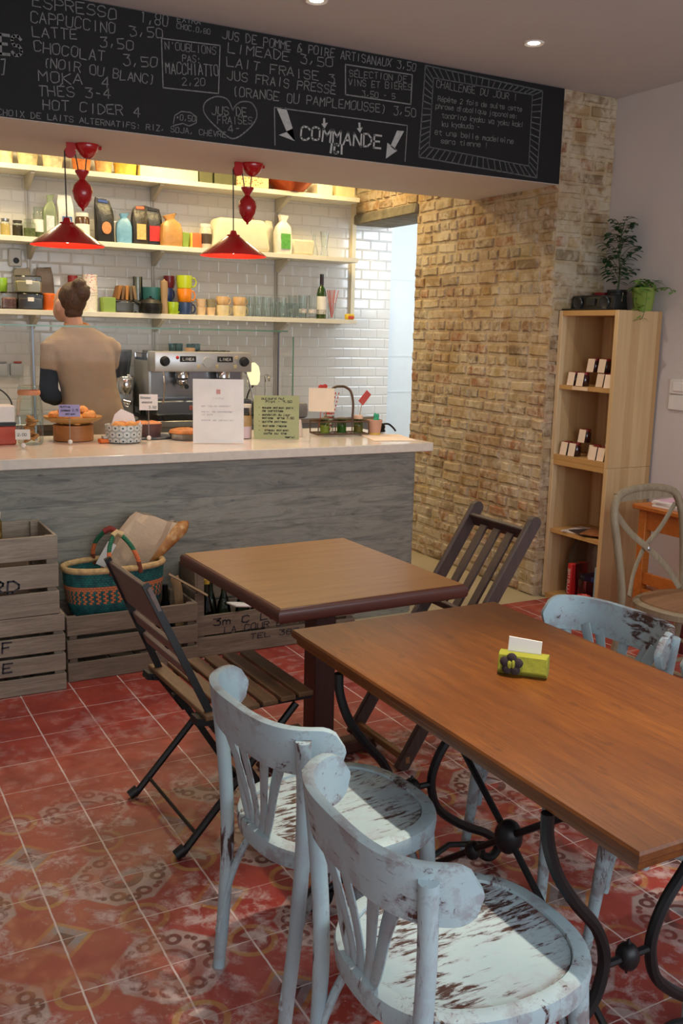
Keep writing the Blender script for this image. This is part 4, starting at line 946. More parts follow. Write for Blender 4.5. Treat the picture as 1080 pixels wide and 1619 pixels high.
# patterned bowl
def m_scale():
    g = G('scallop_print'); x, y, z = g.sep(g.obj()); a = g.M('MULTIPLY', g.M('ARCTAN2', y, x), 2.39); zz = g.M('DIVIDE', z, .034)
    row = g.M('FLOOR', zz); u = g.M('SUBTRACT', g.M('FRACT', g.M('ADD', a, g.M('MULTIPLY', g.M('MODULO', row, 2), .5))), .5); v = g.M('SUBTRACT', g.M('FRACT', zz), .42)
    r = g.M('SQRT', g.M('ADD', g.M('MULTIPLY', u, u), g.M('MULTIPLY', v, v)))
    k = g.ramp(r, [(.0, 1.0), (.15, 1.0), (.17, 0.0), (.26, 0.0), (.28, .55), (.34, .55), (.36, 0.0), (.43, 0.0), (.45, .6), (.5, .6)])
    return g.out(g.mix(k, lin(226, 228, 222), lin(56, 84, 92)), .35)
t = thing('patterned_bowl', 'white bowl printed with blue scallops, holding muffins and a napkin', 'bowl', (1.425, 5.02, CT))
b = B(); b.lathe([(.0005, .002), (.082, .002), (.092, .008), (.098, .092), (.0965, .096), (.093, .092), (.086, .012), (.0005, .010)], 32); b.obj('body', m_scale(), t)
for k, (x, y, z, lab) in enumerate(((-.035, -.03, .082, 'golden muffin at the front of the scallop patterned bowl'), (.035, -.015, .080, 'golden muffin beside the napkin in the scallop patterned bowl'), (.0, .045, .080, 'golden muffin at the back of the scallop patterned bowl'))):
    dup(proto, (1.425+x, 5.02+y, CT+z), k*1.7, lab)['group'] = 'muffins in the patterned bowl'
b = B(); b._add([(-.075, 0, .0), (.06, .01, -.01), (.045, .03, .055), (-.02, .02, .085), (-.055, .02, .055)], [(0, 1, 2, 3, 4)]); b._add([(-.075, .003, .0), (.06, .013, -.01), (.045, .033, .055), (-.02, .023, .085), (-.055, .023, .055)], [(4, 3, 2, 1, 0)])
one(b, 'napkin', paper, 'white paper napkin sticking up from the patterned bowl', 'napkin', (1.44, 5.035, CT+.09), -.2)
b = B(); b._add([(0, 0, 0), (.02, .004, .0), (.012, .006, .045)], [(0, 1, 2)]); b._add([(0, .002, 0), (.02, .006, .0), (.012, .008, .045)], [(2, 1, 0)]); one(b, 'napkin', paper, 'small paper point poking over the rim of patterned bowl', 'napkin', (1.495, 4.99, CT+.075), -.2)
# cake on slate and pie
b = B(); b.lathe([(.0005, 0), (.12, 0), (.125, .006), (.118, .012), (.0005, .010)], 28); one(b, 'cake_plate', plain((62, 70, 76), .35), 'dark round plate under the dark cake on the counter', 'plate', (1.63, 5.20, CT))
b = B(); b.lathe([(.0005, 0), (.070, 0), (.082, .062), (.080, .070), (.05, .074), (.0005, .072)], 24).jit(.0015, 4); r = one(b, 'cake', plain((96, 66, 62), .6, bump=.4), 'dark bundt cake with orange top on the dark plate', 'cake', (1.61, 5.20, CT+.0115))
b = B(); b.lathe([(.0005, .078), (.05, .080), (.074, .074), (.080, .066)], 24).jit(.003, 6); b.obj('crust', plain((206, 130, 76), .6, var=.2, scale=40), r)
t = thing('pie', 'golden pie in a fluted metal tin on the counter', 'pie', (1.785, 5.06, CT))
R = []
for r0, z in ((.075, .001), (.092, .034), (.096, .036), (.090, .034), (.072, .006)): R.append([Vector((r0*(1+.02*(j % 2))*math.cos(2*PI*j/64), r0*(1+.02*(j % 2))*math.sin(2*PI*j/64), z)) for j in range(64)])
b = B(); b.rings(R); b.obj('tin', steel, t)
b = B(); b.lathe([(.086, .028), (.094, .040), (.086, .052), (.05, .062), (.0005, .066)], 28).jit(.0015, 8); b.obj('crust', plain((196, 124, 64), .6, var=.25, scale=24), t)
b = B(); b.box((0, 0, .004), (.30, .18, .006)); one(b, 'paper_liner', paper, 'white paper sheet lying under the cake and tart display', 'paper', (1.60, 5.06+.0, CT-.0005)) if False else None
# jar with white and pink
t = thing('sugar_jar', 'glass jar layered brown and pink between the sheet and green note', 'jar', (2.115, 5.02, CT))
b = B(); b.lathe([(.0005, .002), (.043, .002), (.046, .008), (.046, .165), (.040, .175)], 24); b.obj('glass_body', gl, t)
b = B(); b.lathe([(.0005, .175), (.043, .175), (.043, .192), (.0005, .193)], 24); b.obj('lid', plain((216, 208, 190), .4), t)
b = B(); b.lathe([(.0005, .004), (.043, .004), (.043, .070), (.0005, .070)], 24); b.obj('pink_sugar', plain((226, 200, 206), .9), t)
b = B(); b.lathe([(.0005, .0705), (.043, .0705), (.043, .125), (.0005, .122)], 24); b.obj('brown_sugar', plain((196, 156, 104), .9), t)
# wire bottle carrier with jars and sticks
wire = plain((92, 70, 54), .5, .4)
t = thing('wire_carrier', 'rusty brown wire bottle carrier with tall handle on the counter', 'carrier', (2.73, 5.02, CT), -.12)
b = B()
for z in (.012, .085): b.tube([(-.16, -.07, z), (.16, -.07, z), (.16, .07, z), (-.16, .07, z)], .005, 6, closed=True)
for x in (-.16, -.053, .053, .16):
    b.tube([(x, -.07, .085), (x, -.07, .010), (x, .07, .010), (x, .07, .085)], .004, 6)
b.tube([(-.16, 0, .010), (.16, 0, .010)], .004, 6); b.tube([(-.16, 0, .085), (.16, 0, .085)], .004, 6); b.obj('basket_frame', wire, t)
b = B(); b.tube(bez([(.053, -.07, .085), (.06, -.06, .19), (.055, -.03, .26), (.03, 0, .285), (-.0, .0, .288), (-.03, 0, .285), (-.05, .03, .26), (-.058, .06, .19), (-.053, .07, .085)], 5), .0075, 8); b.obj('handle', wire, t)
jarl = ('nearest the green note', 'under the handle', 'with peach paper cover')
for k, (x, m_, lc) in enumerate(((-.107, (196, 186, 110), 0), (0, (70, 110, 50), 0), (.107, (150, 120, 84), 1))):
    c = Matrix.Rotation(-.12, 3, 'Z') @ Vector((x, -.035, 0))
    t2 = thing('small_jar', 'small green glass jar in the wire carrier ' + jarl[k], 'jar', (2.73+c.x, 5.02+c.y, CT+.0155), 0, 'small jars in the wire carrier')
    b = B(); b.lathe([(.0005, 0), (.027, 0), (.029, .006), (.029, .075), (.024, .082)], 18); b.obj('glass_body', glass('green_jar_%d' % k, (.62, .74, .52)), t2)
    b = B(); b.lathe([(.0005, .004), (.025, .004), (.025, .045), (.0005, .047)], 14); b.obj('contents', plain(m_, .8), t2)
    b = B(); b.lathe([(.0005, .083), (.026, .083), (.028, .09), (.026, .104 if lc else .092), (.0005, .106 if lc else .093)], 16); b.obj('lid', plain((232, 190, 160) if lc else (120, 110, 84), .7), t2)
c = Matrix.Rotation(-.12, 3, 'Z') @ Vector((-.053, .035, 0)); jx, jy = 2.73+c.x, 5.02+c.y
b = B(); b.lathe([(.0005, 0), (.026, 0), (.030, .006), (.032, .10), (.030, .10), (.026, .008), (.0005, .008)], 18); one(b, 'straw_glass', glass('straw_glass_clear', (.9, .93, .9)), 'glass in the back of the wire carrier holding striped straws', 'glass', (jx, jy, CT+.0155))
def m_stripe():
    g = G('straw_stripe'); x, y, z = g.sep(g.obj()); return g.out(g.mix(g.step(g.M('SINE', g.M('MULTIPLY', z, 260)), -.1, .1), lin(236, 226, 214), lin(196, 66, 60)), .5)
ms = m_stripe(); rr = random.Random(8); proto = None
for k in range(14):
    q = k/14*2*PI; tl = rr.uniform(.06, .26); ro = (-tl*math.sin(q), tl*math.cos(q), 0)
    loc = (jx+.004*math.cos(q), jy+.004*math.sin(q), CT+.026)
    if proto is None:
        b = B(); b.tube([(0, 0, 0), (0, 0, .235)], .0034, 6); proto = one(b, 'paper_straw', ms, 'red and white striped paper straw in the wire carrier glass', 'straw', loc, group='striped straws in the wire carrier', rot=ro)
    else: dup(proto, loc, rot=ro)
b = B(); b.tube([(0, 0, 0), (.02, 0, .22)], .0022, 6)
r = one(b, 'heart_pick', plain((206, 70, 62), .5), 'red heart shaped pick behind the cream note card', 'pick', (2.60, 5.03, CT+.05))
b = B(); b.sph((.006, 0, .235), (.018, .006, .014)); b.sph((.032, 0, .238), (.018, .006, .014)); b.sph((.02, 0, .225), (.016, .006, .018)); b.obj('heart', plain((196, 58, 50), .5), r)
t = thing('pick_tag', 'salmon red tag on a thin stick beside the carrier handle', 'tag', (2.845, 5.0, CT+.05), 0, rot=(0, .12, 0))
b = B(); b.tube([(0, 0, 0), (.008, 0, .16)], .002, 6); b.obj('stick', kraft, t)
b = B(); b.box((.022, 0, .175), (.042, .003, .085), (0, .6, 0)); b.obj('tag', plain((206, 84, 78), .7), t)
t = thing('small_pot', 'terracotta pink pot at the counter end by the phone', 'pot', (2.935, 4.955, CT))
b = B(); b.lathe([(.0005, 0), (.032, 0), (.034, .004), (.046, .092), (.042, .094), (.030, .010), (.0005, .010)], 22); b.obj('body', plain((206, 158, 134), .7), t)
b = B(); b.lathe([(.0345, .001), (.036, .020)], 22); b.obj('base_band', plain((214, 176, 84), .6), t)
b = B(); b.sph((0, 0, .03), (.022, .012, .028)); b.sph((-.008, 0, .062), (.010, .008, .018)); b.sph((.010, 0, .06), (.010, .008, .014)); one(b, 'green_figure', plain((62, 178, 130), .4), 'small mint green toy standing in the terracotta pink pot', 'toy', (2.945, 4.955, CT+.055))
t = thing('card_terminal', 'black card terminal with curled cable at the counter end', 'card reader', (3.03, 5.08, CT))
b = B(); b.sph((0, 0, .034), (.052, .036, .030), 16, 10); b.box((0, 0, .012), (.085, .06, .018), bev=.006); b.obj('body', blk, t)
b = B(); b.tube(bez([(.03, 0, .05), (.07, -.01, .052), (.10, -.02, .03), (.115, -.03, .008)], 6), .006, 8); b.obj('cable', blk, t)
b = B(); b.box((0, 0, .002), (.25, .34, .003)); one(b, 'paper_sheet', plain((238, 220, 200), .8), 'blank cream paper lying flat at the counter end', 'paper', (2.93, 4.80, CT), -.25)
b = B(); b.lathe([(.0005, 0), (.02, 0), (.022, .004), (.012, .09), (.009, .10), (.0005, .10)], 14); one(b, 'dropper_bottle', plain((214, 196, 180), .3), 'small pale bottle squeezed behind the green note and carrier', 'bottle', (2.455, 5.0, CT))
# ------------------------------------------------------------------ kitchen wall shelves
SH = [(2.625, 'topmost white wall shelf, holding baskets and a copper bowl'), (2.175, 'middle white wall shelf, holding jars and bags'), (1.705, 'lowest white wall shelf, holding mugs and glasses')]
for z, lab in SH:
    t = thing('wall_shelf', lab, 'shelf', (0, 0, z), group='white kitchen wall shelves')
    b = B(); b.box((1.55, 6.825, -.018), (4.46, .245, .034), bev=.002); b.obj('board', shelf_w, t)
    for x in (1.34, 2.21, 3.19):
        b = B(); b.prism([(6.945, -.036), (6.72, -.036), (6.72, -.048), (6.925, -.13), (6.945, -.13)], x-.013, x+.013, lambda y, zz, h: Vector((h, y, zz))); b.obj('bracket', plain((198, 192, 178), .5), t)
for x, lab in ((1.34, 'slotted metal shelf upright above the barista'), (2.21, 'slotted metal shelf upright above the espresso machine'), (3.19, 'slotted metal shelf upright behind the drinking glasses')):
    b = B(); b.box((x-.009, 6.944, 1.85), (.009, .012, 2.0)); b.box((x+.009, 6.944, 1.85), (.009, .012, 2.0)); b.box((x, 6.9475, 1.85), (.012, .005, 2.0)); one(b, 'shelf_upright', plain((176, 170, 160), .45, .5), lab, 'shelf upright', group='shelf uprights')
Z3, Z2, Z1 = [z-.0005 for z, _ in SH]
def mug(c, r, h, label, loc, rz, grp=None, hd=True):
    t = thing('mug', label, 'mug', loc, rz, grp)
    b = B(); b.lathe([(.0005, .0), (r*.82, 0), (r*.9, .004), (r, h*.55), (r, h), (r*.93, h), (r*.9, h*.5), (r*.78, .010), (.0005, .008)], 20); b.obj('cup', plain(c, .28), t)
    if hd:
        b = B(); b.tube(bez([(r*.92, 0, h*.2), (r*1.35, 0, h*.18), (r*1.6, 0, h*.5), (r*1.35, 0, h*.82), (r*.95, 0, h*.8)], 4), .0055, 7); b.obj('handle', plain(c, .28), t)
    return t
def tumbler(r, h, m, label, loc, grp, proto=None):
    if proto is not None: return dup(proto, loc, 0, label)
    b = B(); b.lathe([(.0005, .0), (r*.8, 0), (r, h), (r*.94, h), (r*.75, .008), (.0005, .007)], 18); return one(b, 'drinking_glass', m, label, 'glass', loc, group=grp)
def jar(label, loc, r, h, body, lid, fill=None, fh=.6, grp=None, lab=None):
    t = thing('storage_jar', label, 'jar', loc, 0, grp)
    b = B(); b.lathe([(.0005, 0), (r*.92, 0), (r, .006), (r, h*.78), (r*.8, h*.86)], 20); b.obj('body', body, t)
    b = B(); b.lathe([(r*.84, h*.86), (r*.86, h), (.0005, h+.001)], 20); b.obj('lid', lid, t)
    if fill: b = B(); b.lathe([(.0005, .004), (r*.93, .004), (r*.93, h*fh), (.0005, h*fh)], 16); b.obj('contents', fill, t)
    if lab: b = B(); b.lathe([(r*1.012, h*.2), (r*1.012, h*.6)], 20); b.obj('label', lab, t)
    return t
def pouch(label, loc, w_, d_, h, c, c2=None, rz=0, twist=False, seed=1, cat='bag'):
    rr = random.Random(seed); b = B(); R = []; n = 24
    prof = ((0, .95, .95), (.03, 1, 1), (.3, 1.03, 1.05), (.55, 1.0, .95), (.70, .9, .72), (.79, .62, .5), (.84, .40, .36), (.90, .46, .40), (1.0, .62, .5)) if twist else ((0, .95, .95), (.03, 1, 1), (.35, 1.02, 1.04), (.6, 1.0, .85), (.78, .98, .5), (.86, .95, .22), (.93, .88, .16), (1.0, .80, .12))
    sx = rr.uniform(-.15, .15)*w_; sl = rr.uniform(-.22, .22)
    for f, k, kd in prof:
        up = max(0, f-.6)/.4
        R.append([Vector((w_/2*k*spow(math.cos(2*PI*j/n), .45)*(1+rr.uniform(-.05, .05))+sx*up, d_/2*kd*spow(math.sin(2*PI*j/n), .45)*(1+rr.uniform(-.08, .08)), h*f*(1+rr.uniform(-.012, .012)*(f > .1))+sl*up*w_*math.cos(2*PI*j/n)*.5)) for j in range(n)])
    b.rings(R); o = one(b, 'coffee_bag', plain(c, .42, var=.18, bump=.5), label, cat, loc, rz, angle=30)
    if c2:
        b = B(); rr2 = [(w_*.27*math.cos(q), h*.33+w_*.33*math.sin(q)) for q in [2*PI*j/14 for j in range(14)]] if seed == 4 else [(-w_*.3, h*.12), (w_*.3, h*.12), (w_*.3, h*.52), (-w_*.3, h*.52)]
        yy = -d_/2*1.10; b.prism(rr2, yy-.003, yy+.004, lambda x, z, hh: Vector((x, hh, z))); b.obj('label', plain(c2, .5, var=.2, scale=40), o)
    if not twist and seed in (4, 6, 7):
        b = B(); b.box((sx*.9, -.004, h*.95), (w_*.55, .014, .02), (0, -sl*.4, 0), bev=.003); b.obj('clip', plain({4: (60, 84, 150), 6: (214, 110, 80), 7: (30, 30, 32)}[seed], .4), o)
    return o
# top shelf
def basket(label, x, w_, h, c, m=None, r2=.75, y=6.80):
    b = B(); r = w_/2; b.lathe([(.0005, 0), (r*r2, 0), (r*r2, .003), (r*.95, h*.9), (r, h), (r*.94, h), (r*(r2-.05), .008), (.0005, .007)], 26); return one(b, 'basket', m or plain(c, .7, var=.25, scale=30, bump=.6), label, 'basket', (x, y, Z3))
basket('first cream basket at the far end of the topmost shelf', 1.185, .11, .135, (214, 200, 160)); basket('second cream basket on the topmost shelf', 1.325, .15, .14, (206, 190, 148)); basket('third cream basket on the topmost shelf, behind the lamp pulley', 1.485, .155, .13, (216, 204, 166))
basket('terracotta pot on the topmost shelf behind the red counterweight', 1.675, .14, .12, (206, 120, 60)); basket('orange rimmed cream pot on the topmost shelf', 1.825, .13, .11, (222, 178, 116)); basket('yellow bowl on the topmost shelf beside the white box', 1.975, .165, .080, (226, 196, 84), r2=.85)
def sbox(label, x, w_, h, c, z, y=6.81, d=.18, nm='storage_box', lidc=None):
    b = B(); b.box((0, 0, h/2), (w_, d, h), bev=.003); r = one(b, nm, plain(c, .55, var=.1, scale=16), label, 'box', (x, y, z))
    if lidc: b = B(); b.box((0, 0, h*.9), (w_+.008, d+.008, h*.22), bev=.003); b.obj('lid', plain(lidc, .5), r)
    return r
sbox('long cream box on the topmost shelf above the espresso machine', 2.265, .42, .14, (230, 220, 180), Z3, lidc=(234, 226, 190))
sbox('first olive box on the topmost shelf next to the cream box', 2.535, .10, .12, (104, 104, 72), Z3); sbox('second olive box on the topmost shelf, behind the lamp cord', 2.675, .15, .12, (112, 112, 78), Z3)
def m_pat(n, a, b_, s=60):
    g = G(n); k = g.ramp(g.voro(g.obj(), s), [(.25, 0.0), (.35, 1.0)]); return g.out(g.mix(k, lin(*a), lin(*b_)), .5)
b = B(); b.box((0, 0, .05), (.25, .16, .10), bev=.004); one(b, 'patterned_box', m_pat('dotted_box', (196, 120, 60), (228, 214, 160)), 'box with orange dotted print on the topmost shelf', 'box', (2.895, 6.80, Z3))
b = B(); b.lathe([(.0005, 0), (.10, 0), (.175, .075), (.185, .082), (.17, .080), (.10, .012), (.0005, .010)], 30); one(b, 'copper_bowl', plain((176, 78, 40), .3, .6), 'wide shallow copper bowl on the topmost shelf', 'bowl', (3.22, 6.79, Z3))
sbox('white box on the topmost shelf beyond the copper bowl', 3.485, .13, .075, (232, 224, 196), Z3); sbox('cream box at the brick end of the topmost shelf', 3.665, .16, .080, (222, 206, 160), Z3)
# middle shelf
dark_fill = plain((70, 58, 40), .8, var=.3, scale=60); herb = plain((104, 112, 72), .8, var=.35, scale=70)
jar('small jar of yellow pasta at the far end of the middle shelf', (1.165, 6.79, Z2), .032, .11, gl, steel, plain((206, 182, 110), .7), .7)
jar('dark jar second from the far end of the middle shelf', (1.245, 6.80, Z2), .035, .105, gl_g, plain((70, 66, 58), .4), dark_fill, .7)
jar('squat glass jar with swing lid beside the dark jar, middle shelf', (1.315, 6.77, Z2), .040, .115, gl_g, gl_g, herb, .5)
jar('tall green glass jar of herbs on the middle shelf', (1.385, 6.81, Z2), .038, .20, gl_g, gl_g, herb, .55, lab=paper)
pouch('green and white printed snack bag on the middle shelf', (1.452, 6.80, Z2), .085, .06, .285, (126, 140, 112), (206, 212, 214), 0, .5, 2, .62)
pouch('white bag with blue print on the middle shelf behind the lamp cord', (1.565, 6.81, Z2), .105, .07, .29, (206, 210, 208), (60, 92, 150), 0, False, 3)
jar('brown jar with white lid on the middle shelf next to the red lampshade', (1.672, 6.80, Z2), .048, .185, plain((84, 54, 34), .25), white_p, None, grp=None, lab=paper)
pouch('black coffee bag with round tan label, middle shelf beside the white lidded jar', (1.818, 6.79, Z2), .125, .085, .285, (26, 26, 26), (206, 140, 90), .1, False, 4)
pouch('light blue coffee bag on the middle shelf between black bags', (1.948, 6.77, Z2), .105, .07, .20, (112, 164, 196), None, -.1, True, 5)
pouch('black and tan coffee bag with clipped top, middle of the middle shelf', (2.058, 6.78, Z2), .11, .085, .26, (48, 42, 36), (214, 178, 112), .1, False, 6)
pouch('black coffee bag with bright red stripe on the middle shelf', (2.180, 6.83, Z2), .12, .07, .26, (28, 26, 26), (200, 40, 34), -.1, False, 7)
pouch('crumpled brown kraft bag on the middle shelf', (2.285, 6.76, Z2), .15, .09, .215, (190, 140, 78), None, 0, True, 8)
b = B(); b.box((0, 0, .05), (.05, .09, .10), (0, .12, 0), bev=.004); one(b, 'green_packet', plain((140, 168, 70), .5), 'green packet leaning beside the orange packet, middle shelf', 'packet', (2.395, 6.80, Z2+.004))
b = B(); b.box((0, 0, .052), (.082, .10, .105), bev=.012, seg=2); r = one(b, 'orange_packet', plain((232, 112, 60), .45), 'orange packet with yellow edge on the middle shelf', 'packet', (2.468, 6.79, Z2))
b = B(); b.box((-.037, -.03, .052), (.012, .05, .10), bev=.003); b.obj('side_strip', plain((226, 196, 80), .5), r)
jar('white labelled jar with dark cap on the middle shelf by the second lamp', (2.555, 6.79, Z2), .045, .175, plain((206, 196, 176), .35), white_p, None, lab=plain((74, 60, 44), .5))
b = B(); b.box((0, 0, .115), (.46, .19, .225), bev=.03, seg=3, top=(.82, .9)); one(b, 'covered_basket', plain((228, 218, 188), .8, bump=.3), 'large cream cloth covered basket behind the second lamp', 'basket', (2.815, 6.81, Z2))
b = B(); b.lathe([(.0005, 0), (.022, 0), (.024, .004), (.024, .05), (.009, .075), (.009, .105), (.0005, .106)], 14); r = one(b, 'small_bottle', plain((206, 200, 190), .4), 'small bottle standing on top of the cream covered basket', 'bottle', (2.90, 6.80, Z2+.2255))
b = B(); b.box((0, 0, .02), (.05, .05, .04)); b.obj('red_base', plain((140, 52, 40), .5), r)
pouch('rolled white flour bag with rounded top on the middle shelf', (3.085, 6.86, Z2), .075, .06, .24, (220, 214, 190), None, .2, False, 9)
pouch('white printed bag twisted at the top, middle shelf', (3.155, 6.76, Z2), .13, .09, .275, (232, 228, 216), (96, 170, 80), .1, True, 10)
b = B(); b.box((0, 0, .055), (.175, .15, .11), bev=.012, top=(1.06, 1.06)); one(b, 'white_basket', plain((224, 214, 186), .8, bump=.6, scale=20), 'small pale wicker box on the middle shelf by the clear vases', 'basket', (3.315, 6.80, Z2))
b = B(); b.lathe([(.0005, 0), (.035, 0), (.03, .05), (.012, .10), (.011, .17), (.008, .17), (.009, .1), (.0005, .006)], 16); one(b, 'glass_carafe', gl, 'slim clear glass carafe on the middle shelf', 'carafe', (3.44, 6.80, Z2))
b = B(); b.lathe([(.0005, 0), (.032, 0), (.024, .06), (.036, .19), (.033, .19), (.02, .06), (.0005, .006)], 16); one(b, 'glass_vase', gl, 'clear flared glass vase near the brick end of the middle shelf', 'vase', (3.53, 6.80, Z2))
# lowest shelf
b = B(); b.box((0, 0, .055), (.10, .12, .11), bev=.008, top=(1.06, 1.06)); r = one(b, 'clear_tub', glass('tub_clear', (.86, .87, .86), 1.2, .1), 'clear plastic tub of sachets at the far end of the lowest shelf', 'tub', (1.165, 6.78, Z1))
b = B(); b.box((0, 0, .04), (.085, .10, .07), bev=.01); b.obj('sachets', plain((170, 130, 124), .7, var=.4, scale=60), r)
mug((150, 196, 60), .042, .09, 'lime green mug stacked on the clear tub, lowest shelf', (1.125, 6.80, Z1+.112), 2.5)
b = B(); b.lathe([(.0005, 0), (.03, 0), (.04, .085), (.0005, .08)], 12).jit(.006, 3); one(b, 'dried_flowers', plain((150, 90, 70), .9, var=.4, scale=60), 'reddish dried bundle behind the stacked tubs', 'bundle', (1.20, 6.88, Z1+.15)) if False else None
def tub(label, x, z, h, c):
    t = thing('food_tub', label, 'tub', (x, 6.78, z))
    b = B(); b.box((0, 0, h/2), (.160, .15, h), bev=.008, top=(1.08, 1.08)); b.obj('body', glass('tub_%d' % int(z*1000), (.88, .88, .86), 1.2, .12), t)
    b = B(); b.box((0, 0, h*.36), (.148, .138, h*.66), bev=.006); b.obj('contents', plain(c, .8), t)
    b = B(); b.box((.0, -.0805, h*.62), (.04, .001, .026)); b.obj('sticker', paper, t)
tub('clear tub of dark powder under another tub, lowest shelf', 1.295, Z1, .108, (110, 106, 104)); tub('clear tub of cream powder stacked on the dark one, lowest shelf', 1.287, Z1+.1085, .112, (226, 218, 176))
pouch('brown paper bag behind the orange canister on the lowest shelf', (1.425, 6.885, Z1), .12, .07, .285, (110, 92, 76), None, .1, False, 12)
pouch('taupe paper bag behind the stacked tubs on the lowest shelf', (1.290, 6.905, Z1), .12, .05, .275, (150, 138, 112), None, 0, False, 13)
b = B(); b.lathe([(.0005, 0), (.043, 0), (.046, .005), (.046, .105), (.040, .112), (.0005, .113)], 18); one(b, 'orange_canister', plain((226, 104, 34), .4), 'orange round canister on the lowest shelf beside the barista', 'canister', (1.425, 6.77, Z1))
b = B(); b.box((0, 0, .055), (.08, .10, .11), bev=.006); one(b, 'green_tin', plain((120, 160, 60), .4), 'light green tin on the lowest shelf half behind the barista', 'tin', (1.53, 6.80, Z1))
b = B(); b.lathe([(.0005, 0), (.034, 0), (.034, .24), (.0005, .241)], 16); one(b, 'red_can', plain((150, 46, 44), .4), 'tall dark red can behind the head of the barista', 'can', (1.605, 6.84, Z1))
for k, (z, c, l) in enumerate(((0, (206, 200, 190), 'white patterned tin at the bottom of a tin pile behind the barista'), (.126, (214, 90, 130), 'pink patterned tin on top of the white tin behind the barista'))):
    b = B(); b.lathe([(.0005, 0), (.05, 0), (.05, .11), (.052, .112), (.052, .124), (.0005, .125)], 20); r = one(b, 'tin', m_pat('tin_print_%d' % k, c, (232, 224, 214), 70), l, 'tin', (1.715, 6.81, Z1+z))
b = B(); b.box((0, 0, .05), (.088, .10, .10), bev=.003); one(b, 'green_box', plain((138, 168, 74), .5), 'light green square box on the lowest shelf next to the barista', 'box', (1.825, 6.77, Z1))
b = B(); b.box((0, 0, .04), (.145, .15, .08), bev=.012, top=(1.05, 1.05)); r = one(b, 'glass_dish', glass('dish_clear', (.8, .82, .82), 1.6, .08), 'clear glass dish on the lowest shelf under folded brown bags', 'dish', (1.952, 6.785, Z1))
for k in range(5):
    b = B(); b.box((0, 0, 0), (.022, .12, .10), (0, .25-.1*k, 0), bev=.004); one(b, 'coffee_packet', plain(((150, 100, 50), (112, 84, 56), (176, 120, 60), (96, 80, 60), (130, 104, 74))[k], .6), ('first', 'second', 'third', 'fourth', 'last')[k] + ' of the brown packets standing in the glass dish, counting from the green box', 'packet', (1.90+.027*k, 6.79, Z1+.135), group='brown packets in the glass dish')
b = B(); b.lathe([(.0005, 0), (.034, 0), (.034, .255), (.030, .255), (.030, .008), (.0005, .007)], 18); one(b, 'glass_cylinder', glass('frosted_tube', (.82, .84, .80), 1.5, .2), 'tall greyish glass cylinder behind the black teapot', 'vase', (2.068, 6.86, Z1))
t = thing('teapot', 'low black cast teapot on the lowest shelf', 'teapot', (2.122, 6.735, Z1))
b = B(); b.lathe([(.0005, 0), (.06, 0), (.078, .02), (.080, .07), (.06, .095), (.0005, .098)], 22); b.obj('body', blk, t)
b = B(); b.tube([(-.07, 0, .06), (-.125, 0, .085)], [.018, .014], 8); b.obj('spout', blk, t)
b = B(); b.lathe([(.03, .096), (.028, .104), (.008, .108), (.010, .118), (.0005, .120)], 14); b.obj('lid', blk, t)
b = B(); b.lathe([(.0005, 0), (.045, 0), (.075, .10), (.079, .185), (.072, .185), (.0005, .08)], 22); one(b, 'teal_bowl', plain((52, 112, 110), .35), 'teal ceramic pitcher behind the pepper mill, lowest shelf', 'pitcher', (2.175, 6.868, Z1+.0)); b = None
b = B(); b.lathe([(.0005, .0), (.026, 0), (.026, .05), (.022, .09), (.025, .14), (.026, .20), (.024, .226), (.008, .232), (.006, .24), (.0005, .242)], 16); one(b, 'pepper_mill', wood('mill_wood', (150, 122, 88), (186, 156, 118), axis=2), 'tall wooden pepper mill on the lowest shelf beside the lime mug', 'pepper mill', (2.222, 6.735, Z1))
mug((168, 196, 40), .040, .085, 'lime green mug on the lowest shelf in front of navy mugs', (2.288, 6.745, Z1), .3)
b = B(); mug((44, 62, 104), .045, .095, 'navy blue mug standing behind the lime mug, lowest shelf', (2.285, 6.86, Z1), .5); mug((52, 68, 112), .042, .09, 'navy mug stacked second behind the lime mug, lowest shelf', (2.285, 6.86, Z1+.0955), .4); mug((120, 34, 40), .040, .085, 'dark red mug on top of the navy stack, lowest shelf', (2.30, 6.86, Z1+.186), .6)
mug((46, 66, 108), .056, .086, 'navy cup at the base of the three coloured stacked cups', (2.388, 6.78, Z1), .2); mug((240, 142, 32), .052, .096, 'orange cup in the middle of the three coloured stacked cups', (2.388, 6.78, Z1+.0865), .1); mug((190, 206, 40), .056, .092, 'lime yellow cup on top of the three coloured stacked cups', (2.388, 6.78, Z1+.183), .0)
for k, (x, lab) in enumerate(((2.513, 'beside the navy cup'), (2.588, 'next to the cream mugs'))):
    for q in range(2):
        b = B(); b.lathe([(.0005, 0), (.028, 0), (.037, .057), (.033, .057), (.026, .006), (.0005, .006)], 18); one(b, 'espresso_cup', plain((222, 190, 150) if not (k and q) else (150, 140, 110), .4), ('lower' if q == 0 else 'upper') + ' small tan handleless cup of the stack ' + lab, 'cup', (x, 6.775, Z1+.058*q), group='small tan cups on the lowest shelf')
for k, (x, lab) in enumerate(((2.678, 'by the tan cups'), (2.812, 'by the drinking glasses'))):
    for q in range(2): mug((226, 208, 164) if q == 0 else (224, 184, 132), .050 if q == 0 else .046, .076 if q == 0 else .062, ('lower cream mug' if q == 0 else 'upper tan mug') + ' of the two stacked ' + lab, (x, 6.775, Z1+.0765*q), .25, 'stacked mugs on the lowest shelf')
p = None; p2 = None
for k, (x, y) in enumerate([(2.905+.075*i, 6.86) for i in range(5)] + [(2.90+.07*i, 6.775) for i in range(3)]):
    lab = 'tall clear drinking glass on the lowest shelf next to the cream mugs'
    o = tumbler(.032, .150, gl, lab, (x, y, Z1), 'tall drinking glasses by the cream mugs', p); p = p or o
